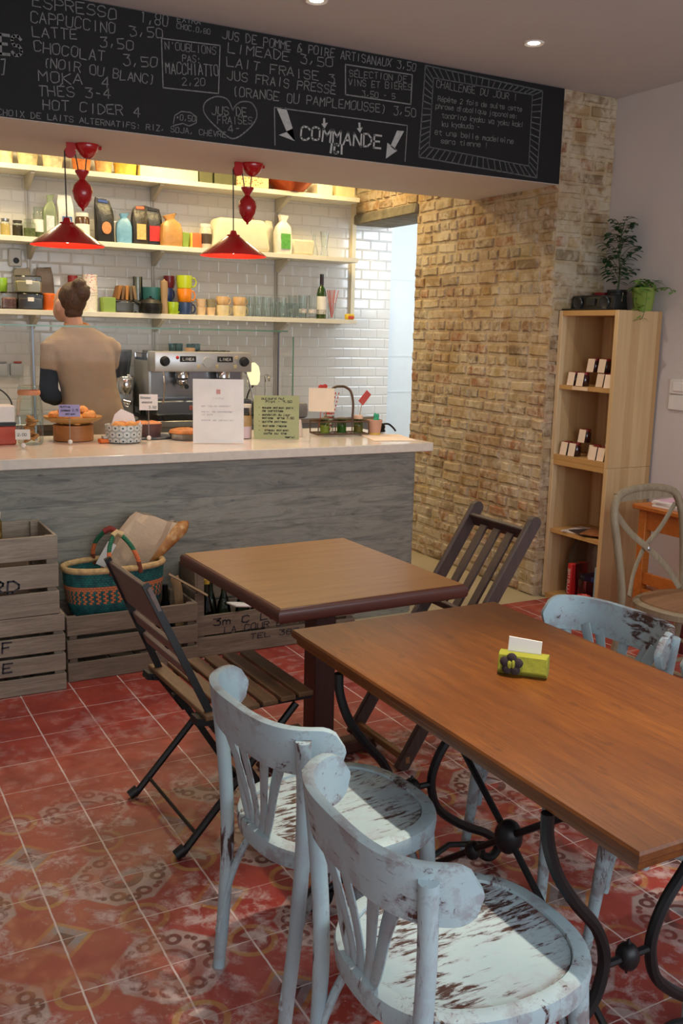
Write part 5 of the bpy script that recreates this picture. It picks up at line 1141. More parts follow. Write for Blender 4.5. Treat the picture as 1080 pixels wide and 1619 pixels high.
for k, (x, y) in enumerate([(3.105+.064*i, 6.765) for i in range(4)] + [(3.26+.06*i, 6.84) for i in range(2)]):
    lab = 'short clear tumbler on the lowest shelf below the metal upright'
    o = tumbler(.029, .112, gl, lab, (x, y, Z1), 'short tumblers on the lowest shelf', p2); p2 = p2 or o
p = None
for k, (x, y) in enumerate([(3.345, 6.79), (3.42, 6.765), (3.31, 6.9), (3.38, 6.85)]):
    lab = 'large clear beer glass with red lettering on the lowest shelf beside the wine bottle'
    if p is None:
        t = thing('beer_glass', lab, 'glass', (x, y, Z1), 0, 'large glasses beside the wine bottle')
        b = B(); b.lathe([(.0005, 0), (.027, 0), (.034, .10), (.036, .175), (.033, .175), (.025, .010), (.0005, .008)], 18); b.obj('body', gl, t)
        b = B(); b.lathe([(.0306, .04), (.0322, .07)], 18); b.obj('printed_band', m_pat('red_print', (170, 60, 50), (206, 206, 206), 90), t); p = t
    else: dup(p, (x, y, Z1), k)
t = thing('wine_bottle', 'green wine bottle with white label on the lowest shelf', 'bottle', (3.503, 6.78, Z1))
b = B(); b.lathe([(.0005, 0), (.036, 0), (.038, .004), (.038, .19), (.030, .225), (.015, .25), (.0135, .325), (.0155, .327), (.0155, .335), (.0005, .335)], 22); b.obj('body', plain((40, 66, 26), .1, Coat_Weight=.5), t)
b = B(); b.lathe([(.0155, .255), (.0155, .332), (.0165, .338), (.0005, .3385)], 16); b.obj('capsule', plain((40, 22, 26), .35), t)
b = B(); b.lathe([(.0385, .07), (.0385, .17)], 22); b.obj('label', paper, t)
b = B(); b.lathe([(.0387, .035), (.0387, .07)], 22); b.obj('neck_band', m_pat('label_print', (60, 60, 60), (190, 186, 180), 80), t)
b = B(); b.lathe([(.0005, 0), (.03, 0), (.034, .125), (.031, .125), (.027, .006), (.0005, .006)], 18); one(b, 'straw_holder', gl, 'clear glass of pink straws on the lowest shelf past the wine bottle', 'glass', (3.595, 6.78, Z1))
p = None
for k in range(9):
    q = k/9*2*PI; tl = .10+.12*(k % 3)/2; ro = (-tl*math.sin(q), tl*math.cos(q), 0); loc = (3.595+.004*math.cos(q), 6.78+.004*math.sin(q), Z1+.010)
    if p is None: b = B(); b.tube([(0, 0, 0), (0, 0, .215)], .0032, 6); p = one(b, 'pink_straw', plain((206, 120, 116), .5), 'pink straw standing in the glass past the wine bottle', 'straw', loc, group='pink straws on the lowest shelf', rot=ro)
    else: dup(p, loc, rot=ro)
t = thing('tape_roll', 'small yellow and red tape dispenser at the brick end of the lowest shelf', 'tape', (3.745, 6.76, Z1))
b = B(); b.box((0, 0, .022), (.07, .05, .044), bev=.008); b.obj('body', plain((214, 186, 50), .5), t)
b = B(); b.box((0, -.027, .016), (.05, .008, .022), bev=.003); b.obj('red_strip', plain((190, 60, 40), .5), t)
# wall boxes, sockets
b = B(); b.box((1.245, 6.935, 2.05), (.085, .03, .12), bev=.008); r = one(b, 'wall_thermostat', plain((206, 206, 204), .45), 'white wall box with dark dial between the middle and lowest shelf', 'switch box')
b = B(); b.lathe([(.02, 0), (.018, .012), (.0005, .013)], 14, M=Matrix.Translation((1.25, 6.92, 2.03)) @ Matrix.Rotation(PI/2, 4, 'X')); b.obj('dial', blk, r)
for x, lab in ((1.125, 'grey wall socket box at the edge of the photo behind the glass screen'), (1.225, 'grey wall socket box with red top behind the glass screen')):
    b = B(); b.box((x, 6.93, 1.30), (.085, .05, .085), bev=.01, seg=2); r = one(b, 'wall_socket', plain((168, 172, 172), .45), lab, 'socket')
    b = B(); b.box((x+.01, 6.925, 1.35), (.05, .035, .012), bev=.004); b.obj('cover', plain((170, 60, 50) if x > 1.2 else (150, 150, 150), .5), r)

# ------------------------------------------------------------------ back counter, coffee gear
t = thing('back_counter', 'stainless steel back counter under the kitchen shelves', 'counter', (0, 0, 0))
b = B(); b.box((1.45, 6.62, .47), (4.5, .60, .94)); b.obj('cabinet', plain((150, 152, 154), .4, .3), t)
b = B(); b.box((1.45, 6.60, .965), (4.54, .68, .04), bev=.003); b.obj('worktop', steel, t)
BC = .9855
t = thing('espresso_machine', 'two group stainless espresso machine on the back counter', 'espresso machine', (2.365, 6.56, BC))
b = B(); b.box((0, .08, .23), (.70, .34, .34), bev=.012, seg=2); b.obj('body', plain((180, 181, 184), .38, .6), t)
b = B(); b.box((0, -.165, .395), (.705, .17, .135), bev=.008, seg=2); fp = b.obj('control_panel', plain((206, 206, 208), .34, .55), t)
b = B(); b.box((0, -.16, .085), (.70, .22, .10), bev=.01); b.obj('drip_tray', steel_d, t)
b = B(); b.box((0, -.16, .1365), (.66, .19, .004)); b.obj('drip_grate', plain((90, 92, 96), .3, .9), t)
b = B(); b.box((0, -.093, .25), (.66, .01, .2)); b.obj('backsplash', plain((150, 152, 158), .2, .9), t)
b = B(); b.box((-.02, -.274, .085), (.20, .006, .030), bev=.002); bd = b.obj('badge', plain((196, 118, 104), .4), t)
b = B(); write(b, 'LA MARZOCCO', (-.108, .078), (.076, .078), .015, .003, lambda x, z: Vector((x, -.2782, z))); b.obj('badge_lettering', plain((112, 40, 36), .5), bd)
for x in (-.12, .15):
    b = B(); b.box((x, -.252, .415), (.115, .006, .040), bev=.002); d = b.obj('name_plate', blk, t)
    b = B(); write(b, 'ROVIO' if False else 'LINEA', (x-.04, .406), (x+.045, .406), .017, .003, lambda q, z: Vector((q, -.256, z))); b.obj('plate_lettering', paper, d)
for x in (-.285, .29):
    b = B(); b.lathe([(.034, 0), (.034, .012), (.026, .016), (.024, .045), (.0005, .046)], 18, M=Matrix.Translation((x, -.249, .40)) @ Matrix.Rotation(PI/2, 4, 'X')); b.obj('steam_knob', blk, t)
    b = B(); b.tube(bez([(x*1.02, -.2, .34), (x*1.05, -.27, .31), (x*1.10, -.32, .20), (x*1.16, -.34, .12)], 5), .006, 8); b.obj('steam_wand', chrome, t)
b = B(); b.lathe([(.036, 0), (.036, .014), (.0005, .015)], 22, M=Matrix.Translation((.02, -.249, .395)) @ Matrix.Rotation(PI/2, 4, 'X')); b.obj('gauge', plain((196, 198, 196), .25), t)
b = B(); b.sph((-.195, -.252, .425), (.012, .006, .012), 10, 6); b.obj('indicator', plain((190, 40, 40), .3), t)
for x in (-.045, .09, .235, .225):
    b = B(); b.box((x, -.252, .365 if x < .23 else .425), (.022, .006, .024), bev=.002); b.obj('button', plain((214, 196, 150), .4), t)
for x in (-.14, .16):
    b = B(); b.lathe([(.0005, .335), (.040, .335), (.046, .325), (.046, .285), (.036, .275), (.0005, .27)], 20, (x, -.19, 0)); gh = b.obj('group_head', chrome, t)
    b = B(); b.lathe([(.0005, .27), (.036, .27), (.038, .262), (.034, .240), (.012, .232), (.010, .215), (.0005, .214)], 20, (x, -.19, 0)); pf = b.obj('portafilter', chrome, t)
    b = B(); b.tube([(x, -.225, .255), (x-.015, -.28, .247), (x-.03, -.36, .235)], [.008, .013, .016], 10); b.obj('handle', blk, pf)
b = B()
for sx in (-.3, .3):
    for sy in (-.2, .2): b.lathe([(.022, 0), (.018, .04)], 12, (sx, sy, .0))
b.obj('feet', blk, t)
b = B(); b.box((.0, .08, .408), (.70, .30, .016)); b.tube([(-.345, -.06, .445), (.345, -.06, .445), (.345, .22, .445), (-.345, .22, .445)], .005, 6, closed=True)
for sx in (-.345, .345):
    for sy in (-.06, .22): b.tube([(sx, sy, .41), (sx, sy, .445)], .005, 6)
b.obj('cup_rail', chrome, t)
MT = BC+.4165
p = None
for k, (x, y, z) in enumerate([(2.235+.066*i, 6.60+.06*(i % 2), 0) for i in range(4)] + [(2.235+.066*i, 6.60+.06*(i % 2), .101) for i in range(2)]):
    if z: continue
    o = tumbler(.030, .098, glass('blue_grey_glass', (.70, .80, .82)) if p is None else None, 'bluish clear glass standing on top of the espresso machine', (x, y, MT), 'glasses on the espresso machine', p); p = p or o
b = B(); b.lathe([(.0005, 0), (.026, 0), (.036, .07), (.033, .07), (.024, .006), (.0005, .006)], 18); one(b, 'paper_cup', plain((198, 156, 116), .7), 'tan paper cup in front of the glasses on the espresso machine', 'cup', (2.335, 6.52, MT))
p = None
for i in range(8):
    x = 2.45+.062*(i % 4); y = 6.58+.075*(i//4)
    lab = 'black upturned cup on top of the espresso machine'
    if p is None: b = B(); b.lathe([(.028, 0), (.026, .045), (.02, .052), (.0005, .053)], 14); p = one(b, 'black_cup', blk, lab, 'cup', (x, y, MT), group='black cups on the espresso machine')
    else: dup(p, (x, y, MT))
p2 = None
for i in range(4):
    lab = 'dark cup upturned at the grinder end of the espresso machine top'
    if p2 is None: b = B(); b.lathe([(.032, 0), (.030, .04), (.022, .05), (.0005, .051)], 14); p2 = one(b, 'dark_cup', plain((50, 52, 56), .4), lab, 'cup', (2.055+.07*(i % 2), 6.55+.085*(i//2), MT), group='dark cups at the grinder end')
    else: dup(p2, (2.055+.07*(i % 2), 6.55+.085*(i//2), MT))
def grinder(label, x, y, c, hop):
    t = thing('coffee_grinder', label, 'coffee grinder', (x, y, BC))
    b = B(); b.box((0, .02, .14), (.13, .18, .28), bev=.02, seg=2); b.box((0, -.06, .012), (.14, .2, .024), bev=.006); b.obj('body', c, t)
    b = B(); b.lathe([(.045, .28), (.050, .31), (.068, .42), (.070, .455), (.066, .462), (.0005, .464)], 20, (0, .02, 0)); b.obj('bean_hopper', hop, t)
    b = B(); b.lathe([(.0005, .0), (.040, 0), (.044, -.006), (.044, -.07), (.030, -.10), (.0005, -.101)], 16, (0, -.105, .275)); b.box((0, -.08, .27), (.05, .07, .05), bev=.006); b.obj('doser', chrome, t)
    b = B(); b.tube([(-.02, -.13, .13), (.02, -.16, .12)], .016, 10); b.sph((0, -.13, .11), .026, 12, 8); b.obj('portafilter_fork', chrome, t)
grinder('black coffee grinder with chrome doser beside the barista', 1.84, 6.52, plain((150, 146, 142), .35, .5), plain((34, 35, 38), .15))
grinder('all black coffee grinder next to the espresso machine', 1.935, 6.80, plain((38, 40, 42), .45), plain((52, 56, 58), .15))
# small lamp and tap past the machine
t = thing('wall_lamp', 'small warm glass lamp glowing beside the espresso machine', 'lamp', (2.80, 6.55, BC))
b = B(); b.lathe([(.0005, 0), (.035, 0), (.035, .006), (.0005, .008)], 16); b.tube(bez([(0, 0, .005), (-.02, 0, .10), (0, 0, .18), (.03, -.01, .22)], 5), .006, 8); b.obj('stand', blk, t)
b = B(); b.lathe([(.03, .225), (.045, .25), (.048, .31), (.038, .36), (.012, .385), (.0005, .388)], 20, (.03, -.01, 0)); b.obj('shade', emit('lamp_glow', (1.0, .82, .45), 1.0), t)
t = thing('tap', 'thin chrome kitchen tap at the sink past the espresso machine', 'tap', (2.99, 6.68, BC))
b = B(); b.lathe([(.018, 0), (.014, .03), (.008, .04)], 14); b.tube(bez([(0, 0, .03), (0, 0, .24), (-.01, -.02, .29), (-.02, -.09, .285), (-.02, -.11, .25)], 5), .008, 8); b.obj('spout', chrome, t)
b = B(); b.tube([(.0, 0, .06), (.05, -.01, .09)], .006, 8); b.obj('lever', chrome, t)
b = B(); b.box((0, 0, .055), (.34, .30, .11), bev=.02, seg=2); one(b, 'grey_crate', plain((150, 150, 150), .5), 'grey plastic washing up tray by the kitchen tap', 'tray', (2.98, 6.42, BC))

# ------------------------------------------------------------------ wooden crates in front of the counter
def crate(label, x0, x1, y0, y1, z0, H, rows, gap, m, group, loop=None, low_front=None):
    cx, cy = (x0+x1)/2, (y0+y1)/2; W, D = x1-x0, y1-y0
    t = thing('wooden_crate', label, 'crate', (cx, cy, z0), 0, group); rr = random.Random(int(x0*100+z0*1000))
    sh = (H-gap*(rows-1))/rows; th = .013
    def panel(n, horizontal, off, rws=rows, up=0):
        b = B()
        for i in range(rws):
            z = sh/2+i*(sh+gap)+up; L = (W if horizontal else D-2*th-.002)
            c = (0, off, z) if horizontal else (off, 0, z); d = (L, th, sh) if horizontal else (th, L, sh)
            b.box(c, d, (rr.uniform(-.006, .006), rr.uniform(-.006, .006), 0), bev=.002)
        return b.obj(n, m, t)
    panel('front_panel', True, -D/2+th/2, rows if low_front is None else low_front); panel('back_panel', True, D/2-th/2)
    panel('side_panel', False, -W/2+th/2); panel('side_panel', False, W/2-th/2)
    for sx in (-1, 1):
        for sy in (-1, 1):
            b = B(); b.box((sx*(W/2-th-.017), sy*(D/2-th-.013), H/2), (.034, .025, H-.004)); b.obj('corner_post', m, t)
    b = B()
    for i in range(5): b.box((-W*.4+W*.2*i, 0, .007), (W*.17, D-2*th-.004, .010))
    b.obj('bottom_panel', m, t)
    return t, W, D, H
fl = plain((58, 54, 60), .8, var=.3, scale=60)
t, W, D, H = crate('lower weathered apple crate of the two stacked at the end of the row', .33, .900, 4.158, 4.545, .002, .352, 4, .015, W_crate, 'stacked apple crates')
b = B(); write(b, 'F', (W/2-.27, .205), (W/2-.22, .205), .045, .008, lambda x, z: Vector((x, -D/2-.0012, z)), 3); b.obj('stencil', fl, t)
b = B(); write(b, 'E', (W/2-.27, .115), (W/2-.22, .115), .04, .008, lambda x, z: Vector((x, -D/2-.0012, z)), 4); b.obj('stencil', fl, t)
t, W, D, H = crate('upper weathered apple crate stacked on another, a jar inside', .325, .880, 4.158, 4.545, .356, .352, 3, .020, W_crate, 'stacked apple crates')
b = B(); write(b, 'ROYARD', (W/2-.54, .118), (W/2-.155, .118), .05, .009, lambda x, z: Vector((x, -D/2-.0012, z)), 3); b.obj('stencil', fl, t)
b = B(); b.lathe([(.0005, 0), (.05, 0), (.054, .006), (.054, .10), (.045, .115)], 20); r = one(b, 'storage_jar', glass('amber_jar', (.85, .72, .45)), 'jar with white lid lying in the upper apple crate', 'jar', (.62, 4.30, .66), 0)
b = B(); b.lathe([(.048, .115), (.05, .14), (.0005, .142)], 20); b.obj('lid', white_p, r)
b = B(); b.box((0, 0, .14), (.30, .24, .27), bev=.01); one(b, 'cardboard_box', plain((110, 84, 60), .8), 'brown carton inside the upper apple crate under the jar', 'box', (.62, 4.35, .3735))
t, W, D, H = crate('low weathered apple crate in the middle, under the woven basket', .925, 1.548, 4.235, 4.548, .002, .305, 3, .020, W_crate2, None)
t, W, D, H = crate('wide crate with faded printed writing, holding glass bottles', 1.563, 2.46, 4.30, 4.55, .002, .44, 4, .012, W_crate2, None, low_front=2)
ff = lambda x, z: Vector((x, -D/2-.0012, z))
for q in (('3m C LOUR', (-.36, .155), (.10, .155), .034, .007, ff, 1), ('LA COUR BARNUM', (-.30, .112), (.20, .112), .030, .005, ff, 2), ('TEL 387 10', (-.16, .060), (.24, .060), .026, .005, ff, 3)):
    n0 = len(q[0]); x0, x1 = q[1][0], q[2][0]; k0 = 0
    for wd in q[0].split(' '):
        b = B(); write(b, wd, (x0+(x1-x0)*k0/n0, q[1][1]), (x0+(x1-x0)*(k0+len(wd))/n0, q[1][1]), *q[3:]); b.obj('stencil', fl, t); k0 += len(wd)+1
botg = glass('dark_green_bottle', (.35, .48, .38), 1.6); p = None
for k, (x, y, lab) in enumerate(((1.655, 4.40, 'clear green glass bottle nearest the middle crate, in the printed crate'), (1.755, 4.42, 'second green glass bottle in the printed crate, shiny and tall'), (1.85, 4.40, 'third green glass bottle in the printed crate, below the table edge'), (1.71, 4.49, 'glass bottle at the back of the printed crate between two others'), (1.95, 4.43, 'fourth green glass bottle in the printed crate beneath the cafe table'))):
    if p is None:
        b = B(); b.lathe([(.0005, 0), (.038, 0), (.040, .005), (.040, .16), (.030, .22), (.014, .27), (.012, .315), (.015, .316), (.015, .332), (.010, .333)], 20); p = one(b, 'glass_bottle', botg, lab, 'bottle', (x, y, .0155), group='bottles in the printed crate')
    else: dup(p, (x, y, .0155), 0, lab)
b = B(); b.lathe([(.0165, 0), (.0165, .022), (.0005, .023)], 14); one(b, 'bottle_cap', plain((196, 160, 60), .4), 'yellow cap on the bottle nearest the middle crate', 'cap', (1.655, 4.40, .3495))
b = B(); b.box((0, 0, .0), (.16, .08, .012), (0, .2, .3), bev=.004); one(b, 'folded_paper', paper, 'folded white paper lying between bottles in the printed crate', 'paper', (1.83, 4.345, .235))
# bottle and wooden tongs in the middle crate
b = B(); b.lathe([(.0005, 0), (.036, 0), (.038, .004), (.038, .19), (.016, .26), (.0135, .335), (.0005, .336)], 18); one(b, 'wine_bottle', plain((20, 22, 20), .12), 'black wine bottle standing in the middle crate behind the basket', 'bottle', (1.46, 4.46, .016))
b = B(); b.tube(bez([(0, 0, 0), (.01, -.01, .15), (.0, -.02, .32), (-.02, -.02, .39)], 5), [(.006, .022)]*16, 8, flat=(0, 1, 0)); one(b, 'wooden_paddle', wood('paddle_wood', (170, 136, 96), (196, 162, 120), axis=2), 'pale wooden paddle sticking up from the middle crate', 'paddle', (1.50, 4.40, .017))
b = B(); b.tube([(0, 0, 0), (.18, -.05, -.115)], [(.005, .018)]*2, 8, flat=(0, 0, 1)); one(b, 'wood_offcut', wood('slat_piece', (150, 124, 94), (180, 152, 120), axis=0), 'loose wooden slat leaning over the end of the middle crate', 'slat', (1.44, 4.345, .435))
# woven basket
def m_weave():
    g = G('woven_straw'); x, y, z = g.sep(g.obj()); a = g.M('MULTIPLY', g.M('ADD', g.M('ARCTAN2', g.M('DIVIDE', y, .125), g.M('DIVIDE', x, .235)), 8.0), 14.0)
    zz = g.M('DIVIDE', z, .0105); row = g.M('FLOOR', zz); cell = g.M('ADD', a, g.M('MULTIPLY', g.M('MODULO', row, 2), .5)); col = g.M('MODULO', g.M('FLOOR', cell), 2)
    fx = g.M('ABSOLUTE', g.M('SUBTRACT', g.M('FRACT', cell), .5)); fz = g.M('ABSOLUTE', g.M('SUBTRACT', g.M('FRACT', zz), .5))
    teal = lin(38, 124, 116); teal2 = lin(28, 88, 94); org = lin(222, 132, 84)
    tone = g.mix(g.ramp(g.noise(g.obj(), 40, 3), [(.35, 0.0), (.65, 1.0)]), teal, teal2)
    inb = g.M('MULTIPLY', g.step(z, .072, .074), g.M('SUBTRACT', 1, g.step(z, .156, .158))); dense = g.step(z, .136, .138)
    ck = g.M('MAXIMUM', col, dense); c = g.mix(g.M('MULTIPLY', inb, ck), tone, org)
    edge = g.M('MAXIMUM', g.step(fx, .36, .5), g.step(fz, .3, .5)); c = g.mix(g.M('MULTIPLY', edge, .6), c, lin(20, 46, 46))
    return g.out(c, .75, 0, g.bump(g.M('SUBTRACT', 1, edge), .6, .004))
t = thing('woven_basket', 'teal and orange woven straw basket with bound handles on a crate', 'basket', (1.185, 4.385, .270), math.radians(3))
def ov(rx, ry, z, n=48): return [Vector((rx*spow(math.cos(2*PI*j/n), .8), ry*spow(math.sin(2*PI*j/n), .85), z)) for j in range(n)]
b = B(); b.rings([ov(.02, .01, .001), ov(.185, .092, .0), ov(.205, .107, .012), ov(.225, .12, .07), ov(.235, .127, .14), ov(.240, .132, .225), ov(.228, .12, .225), ov(.222, .115, .14), ov(.19, .095, .014), ov(.02, .01, .012)], cap=False); b.obj('body', m_weave(), t)
b = B(); b.tube([Vector((.236*spow(math.cos(2*PI*j/48), .8), .127*spow(math.sin(2*PI*j/48), .85), .232)) for j in range(48)], .0145, 9, closed=True); b.obj('rim', plain((206, 172, 118), .8, var=.25, scale=50, bump=.5), t)
def m_bind():
    g = G('bound_handle'); x, y, z = g.sep(g.obj()); k = g.ramp(g.M('DIVIDE', z, .45), [(.0, lin(126, 62, 36)), (.57, lin(126, 62, 36)), (.58, lin(222, 116, 62)), (.69, lin(222, 116, 62)), (.70, lin(34, 106, 74)), (.85, lin(34, 106, 74)), (.86, lin(206, 176, 122))], 'CONSTANT')
    return g.out(k, .7, 0, g.bump(g.M('SINE', g.M('MULTIPLY', z, 900)), .5, .002))
mbn = m_bind()
for y in (-.115, .105):
    b = B(); b.tube(bez([(-.055, y*1.18, .21), (-.062, y*1.1, .28), (-.045, y*.8, .345), (0, y*.45, .388), (.045, y*.8, .345), (.072, y*1.1, .28), (.085, y*1.18, .21)], 6), .0105, 8); h = b.obj('handle', mbn, t)
    b = B(); b.tube([(-.025, y*.55, .378), (0, y*.45, .392), (.025, y*.55, .378)], .0155, 8); b.obj('grip', plain((136, 52, 44) if y > 0 else (206, 178, 126), .7, bump=.5), h)
def m_kr():
    return plain((202, 176, 146), .85, var=.1, scale=12, bump=.5)
b = B(); R = []; rr = random.Random(21)
for i, (f, wx, dy) in enumerate(((0, .075, .05), (.08, .10, .055), (.25, .118, .055), (.33, .116, .048), (.40, .108, .034))):
    R.append([Vector((wx*spow(math.cos(2*PI*j/18), .6)*(1+rr.uniform(-.13, .13)), dy*spow(math.sin(2*PI*j/18), .6)*(1+rr.uniform(-.3, .3)), f+(.035*math.cos(2*PI*j/18) if i == 4 else 0))) for j in range(18)])
b.rings(R, cap=False); one(b, 'paper_bread_bag', m_kr(), 'crumpled brown paper bag of bread leaning in the woven basket', 'bag', (1.185, 4.42, .375), rot=(.04, .62, .1), angle=18)
def m_bread():
    g = G('bread_crust'); n = g.noise(g.obj(), 22, 5); return g.out(g.ramp(n, [(.3, lin(150, 92, 44)), (.55, lin(190, 132, 72)), (.7, lin(222, 186, 130))]), .55, 0, g.bump(n, .5, .006))
b = B(); pts = bez([(0, 0, 0), (.01, 0, .12), (.012, 0, .25), (.012, 0, .335)], 5); n = len(pts); b.tube(pts, [.038]*(n-5)+[.038, .036, .031, .021, .006], 14); one(b, 'baguette', m_bread(), 'golden baguette end sticking out of the brown paper bag', 'bread', (1.305, 4.425, .462), rot=(.02, .86, 0))
b = B(); b.box((0, 0, .06), (.07, .004, .12), (0.1, .5, 0)); one(b, 'receipt', paper, 'white paper slip poking from the basket by the handles', 'paper', (1.165, 4.40, .48))
# ------------------------------------------------------------------ barista
t = thing('person', 'person in beige short sleeved top with tied up hair, standing back turned behind the counter', 'person', (1.42, 5.80, 0))
skin = plain((206, 158, 132), .55, var=.05); L_ = Vector
def limb(b, pts, rs, n=12): b.tube(pts, rs, n); [b.sph(p, r, 10, 7) for p, r in ((pts[0], rs[0]), (pts[-1], rs[-1]))]
b = B()
HC = L_((-.070, .075, 1.735))
# trunk, hips and legs (feet on the floor)
b.rings([[L_((cx+rx*math.cos(a), cy+ry*math.sin(a), z)) for a in [2*PI*j/20 for j in range(20)]] for z, rx, ry, cx, cy in ((.86, .165, .11, .05, 0), (.98, .175, .115, .045, 0), (1.12, .145, .10, .03, .005), (1.22, .135, .095, .02, .01), (1.36, .155, .10, 0, .015), (1.48, .165, .095, -.015, .02), (1.545, .13, .07, -.02, .025), (1.58, .07, .055, -.03, .03))])
limb(b, [(-.035, .03, 1.54), (-.055, .055, 1.66)], [.056, .050])
for s in (-1, 1):
    hx = .05+s*.088
    limb(b, [(hx, 0, .90), (hx+s*.012, -.012, .50), (hx+s*.015, .012, .09)], [.088, .056, .038]); b.tube([(hx+s*.015, -.02, .038), (hx+s*.02, .08, .036), (hx+s*.022, .15, .026)], [.036, .038, .022], 10); b.sph((hx+s*.022, .155, .026), (.030, .03, .022), 10, 6); b.sph((hx+s*.015, -.025, .036), .034, 10, 6)
# arms bent forward to the work surface
arms = {-1: [(-.19, .02, 1.515), (-.215, .015, 1.22), (-.10, .235, 1.14)], 1: [(.165, .02, 1.515), (.175, .165, 1.27), (.06, .36, 1.16)]}
for s, (a0, a1, a2) in arms.items():
    limb(b, [tuple(L_(a0)+L_((-s*.02, 0, -.035))), tuple((L_(a0)+L_(a1))/2), a1], [.042, .042, .038]); limb(b, [a1, tuple(L_(a1)*.6+L_(a2)*.4), a2], [.038, .036, .024])
    d = (L_(a2)-L_(a1)).normalized(); sd = d.cross(L_((0, 0, 1))).normalized()*(-s); up = sd.cross(d)*(-s)
    A2 = L_(a2); b.sph(A2+d*.045, (.034, .045, .017), 12, 8)
    for k in range(4):
        o = sd*(-.026+.0175*k)*(-1); f0 = A2+d*.075+o; ln = (.066, .075, .07, .055)[k]
        b.tube([f0, f0+d*ln*.5+L_((0, 0, -.006)), f0+d*ln*.8+L_((0, 0, -.022)), f0+d*ln*.9+L_((0, 0, -.036))], [.0088, .0082, .0075, .006], 8)
    th = A2+d*.02+sd*.028; b.tube([th, th+d*.03+sd*.022+L_((0, 0, -.006)), th+d*.06+sd*.026+L_((0, 0, -.018))], [.011, .0095, .007], 8)
# head bowed forward and turned a little
RM = Euler((.30, 0, .50)).to_matrix()
def hp(x, y, z): return HC + RM @ L_((x, y, z))
b.sph(HC, (.074, .094, .112), 18, 12, RM); b.sph(hp(0, .035, -.055), (.056, .062, .068), 14, 9, RM)
b.tube([hp(0, .09, .012), hp(0, .112, -.022), hp(0, .098, -.034)], [.009, .015, .012], 8)
b.sph(hp(0, .092, -.064), (.024, .010, .007), 10, 6, RM); b.sph(hp(0, .094, -.077), (.021, .010, .007), 10, 6, RM)
for s in (-1, 1):
    b.sph(hp(s*.080, .0, -.016), (.013, .022, .035), 10, 8, RM); b.sph(hp(s*.030, .082, .014), (.014, .010, .009), 8, 6, RM)
body = b.obj('body', skin, t)
md = body.modifiers.new('join', 'REMESH'); md.mode = 'VOXEL'; md.voxel_size = .0065; md.use_smooth_shade = True
ms_ = body.modifiers.new('soft', 'SMOOTH'); ms_.factor = .5; ms_.iterations = 4
# beige knitted top
top_m = plain((166, 142, 116), .9, var=.06, scale=5, bump=.25)
b = B()
b.rings([[L_((cx+rx*spow(math.cos(a), .9), cy+ry*spow(math.sin(a), .9), z)) for a in [2*PI*j/28 for j in range(28)]] for z, rx, ry, cx, cy in ((.86, .215, .155, .06, 0), (.95, .212, .152, .055, 0), (1.04, .198, .142, .047, 0), (1.14, .176, .128, .036, .0), (1.24, .165, .120, .022, .005), (1.36, .182, .122, .0, .01), (1.46, .198, .115, -.012, .015), (1.525, .192, .094, -.016, .02), (1.565, .142, .075, -.02, .025), (1.595, .088, .066, -.028, .03), (1.612, .070, .060, -.035, .035))])
for s, (a0, a1, a2) in arms.items():
    m = L_(a0)*.42+L_(a1)*.58; b.sph(L_(a0)+L_((-s*.018, 0, -.03)), .066, 16, 10); b.tube([L_(a0)+L_((-s*.004, 0, -.02)), (L_(a0)+m)/2, m], [.069, .064, .061], 16)
sh = b.obj('beige_top', top_m, t)
md = sh.modifiers.new('join', 'REMESH'); md.mode = 'VOXEL'; md.voxel_size = .008; md.use_smooth_shade = True
ms_ = sh.modifiers.new('soft', 'SMOOTH'); ms_.factor = .5; ms_.iterations = 7
tx = bpy.data.textures.new('folds', 'CLOUDS'); tx.noise_scale = .16
dm = sh.modifiers.new('folds', 'DISPLACE'); dm.texture = tx; dm.strength = .022; dm.mid_level = .5; dm.texture_coords = 'LOCAL'
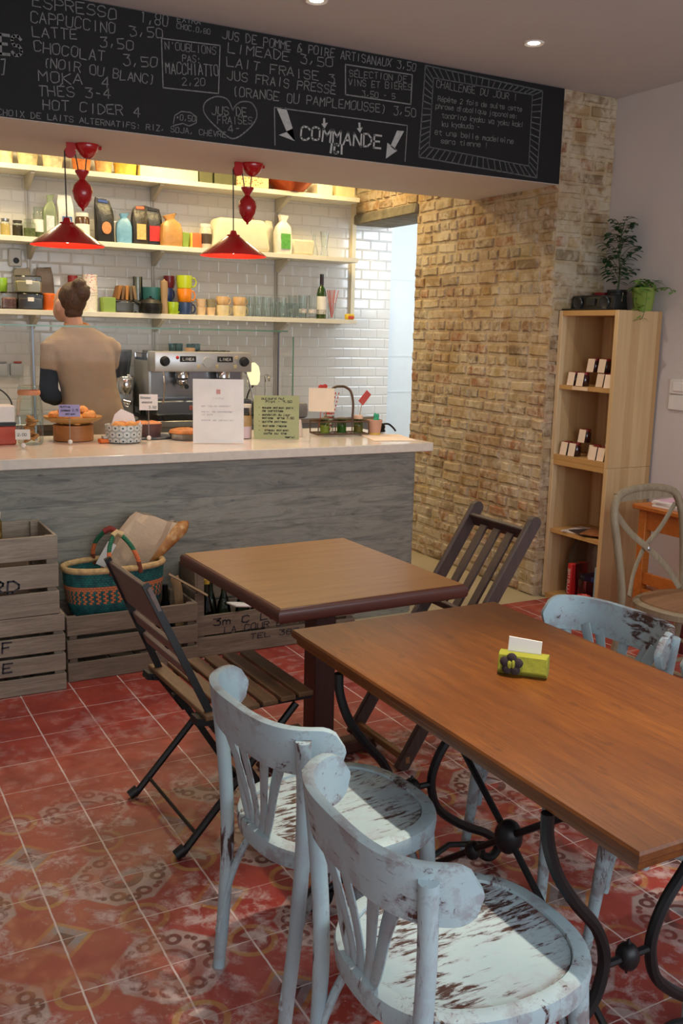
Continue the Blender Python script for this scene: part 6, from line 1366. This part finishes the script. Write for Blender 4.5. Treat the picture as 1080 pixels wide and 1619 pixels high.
# dark under sleeves, rolled at the elbow
b = B()
for s, (a0, a1, a2) in arms.items():
    m = L_(a0)*.55+L_(a1)*.45; f = L_(a1)*.45+L_(a2)*.55
    b.tube(bez([m, L_(a0)*.2+L_(a1)*.8, L_(a1)+L_((0, -.006, -.008)), L_(a1)*.7+L_(a2)*.3, f], 4), [.054]*6+[.056]*6+[.050]*5, 16)
o = b.obj('dark_sleeves', plain((30, 36, 46), .9, bump=.3), t, 'dark navy sleeves')
b = B()
b.rings([[L_((.05+rx*math.cos(a), ry*math.sin(a), z)) for a in [2*PI*j/24 for j in range(24)]] for z, rx, ry in ((.80, .19, .13), (.94, .185, .128), (1.0, .178, .122))])
for s in (-1, 1):
    hx = .05+s*.088; b.tube([(hx, 0, .90), (hx+s*.012, -.012, .50), (hx+s*.015, .0, .08)], [.102, .072, .058], 16)
o = b.obj('dark_trousers', plain((40, 42, 48), .9), t); md = o.modifiers.new('join', 'REMESH'); md.mode = 'VOXEL'; md.voxel_size = .012; md.use_smooth_shade = True
b = B()
for s in (-1, 1):
    hx = .05+s*.088; b.tube([(hx+s*.015, -.065, .04), (hx+s*.015, -.02, .05), (hx+s*.02, .08, .045), (hx+s*.022, .18, .03)], [.03, .044, .046, .026], 12)
o = b.obj('shoes', plain((34, 32, 32), .5), t)
# hair gathered up into a loose knot
def m_hair():
    g = G('brown_hair'); n = g.noise(g.map(g.obj(), (60, 60, 9)), 3, 4, .6, 1.2); return g.out(g.ramp(n, [(.3, lin(36, 24, 18)), (.6, lin(84, 54, 34)), (.8, lin(140, 98, 58))]), .45, 0, g.bump(n, .6, .006))
b = B(); b.sph(hp(0, -.026, .036), (.081, .088, .100), 20, 13, RM); b.sph(hp(0, -.052, -.03), (.062, .05, .056), 14, 9, RM)
b.sph(hp(.012, -.075, .085), (.056, .052, .060), 14, 9, RM); b.sph(hp(.0, -.06, .125), (.045, .042, .045), 12, 8, RM)
rr = random.Random(12)
for k in range(14):
    q = rr.uniform(0, 6.28); c = hp(.01, -.068, .10); e = c+L_((.055*math.cos(q), .02*math.sin(q)-.015, .05*math.sin(q)+.012)); b.tube(bez([c, (c+e)/2+L_((0, -.015, .012)), e], 3), [.012, .012, .011, .010, .009, .007, .004], 7)
ha = b.obj('hair', m_hair(), t)
md = ha.modifiers.new('join', 'REMESH'); md.mode = 'VOXEL'; md.voxel_size = .005; md.use_smooth_shade = True
ms_ = ha.modifiers.new('soft', 'SMOOTH'); ms_.factor = .5; ms_.iterations = 2
b = B(); b.tube([L_((-.035+.066*math.cos(a), .035+.058*math.sin(a), 1.612+.012*math.sin(a))) for a in [2*PI*j/24 for j in range(24)]], .0075, 8, closed=True); b.obj('neckline', plain((206, 140, 86), .8), t, 'orange neckline edge')
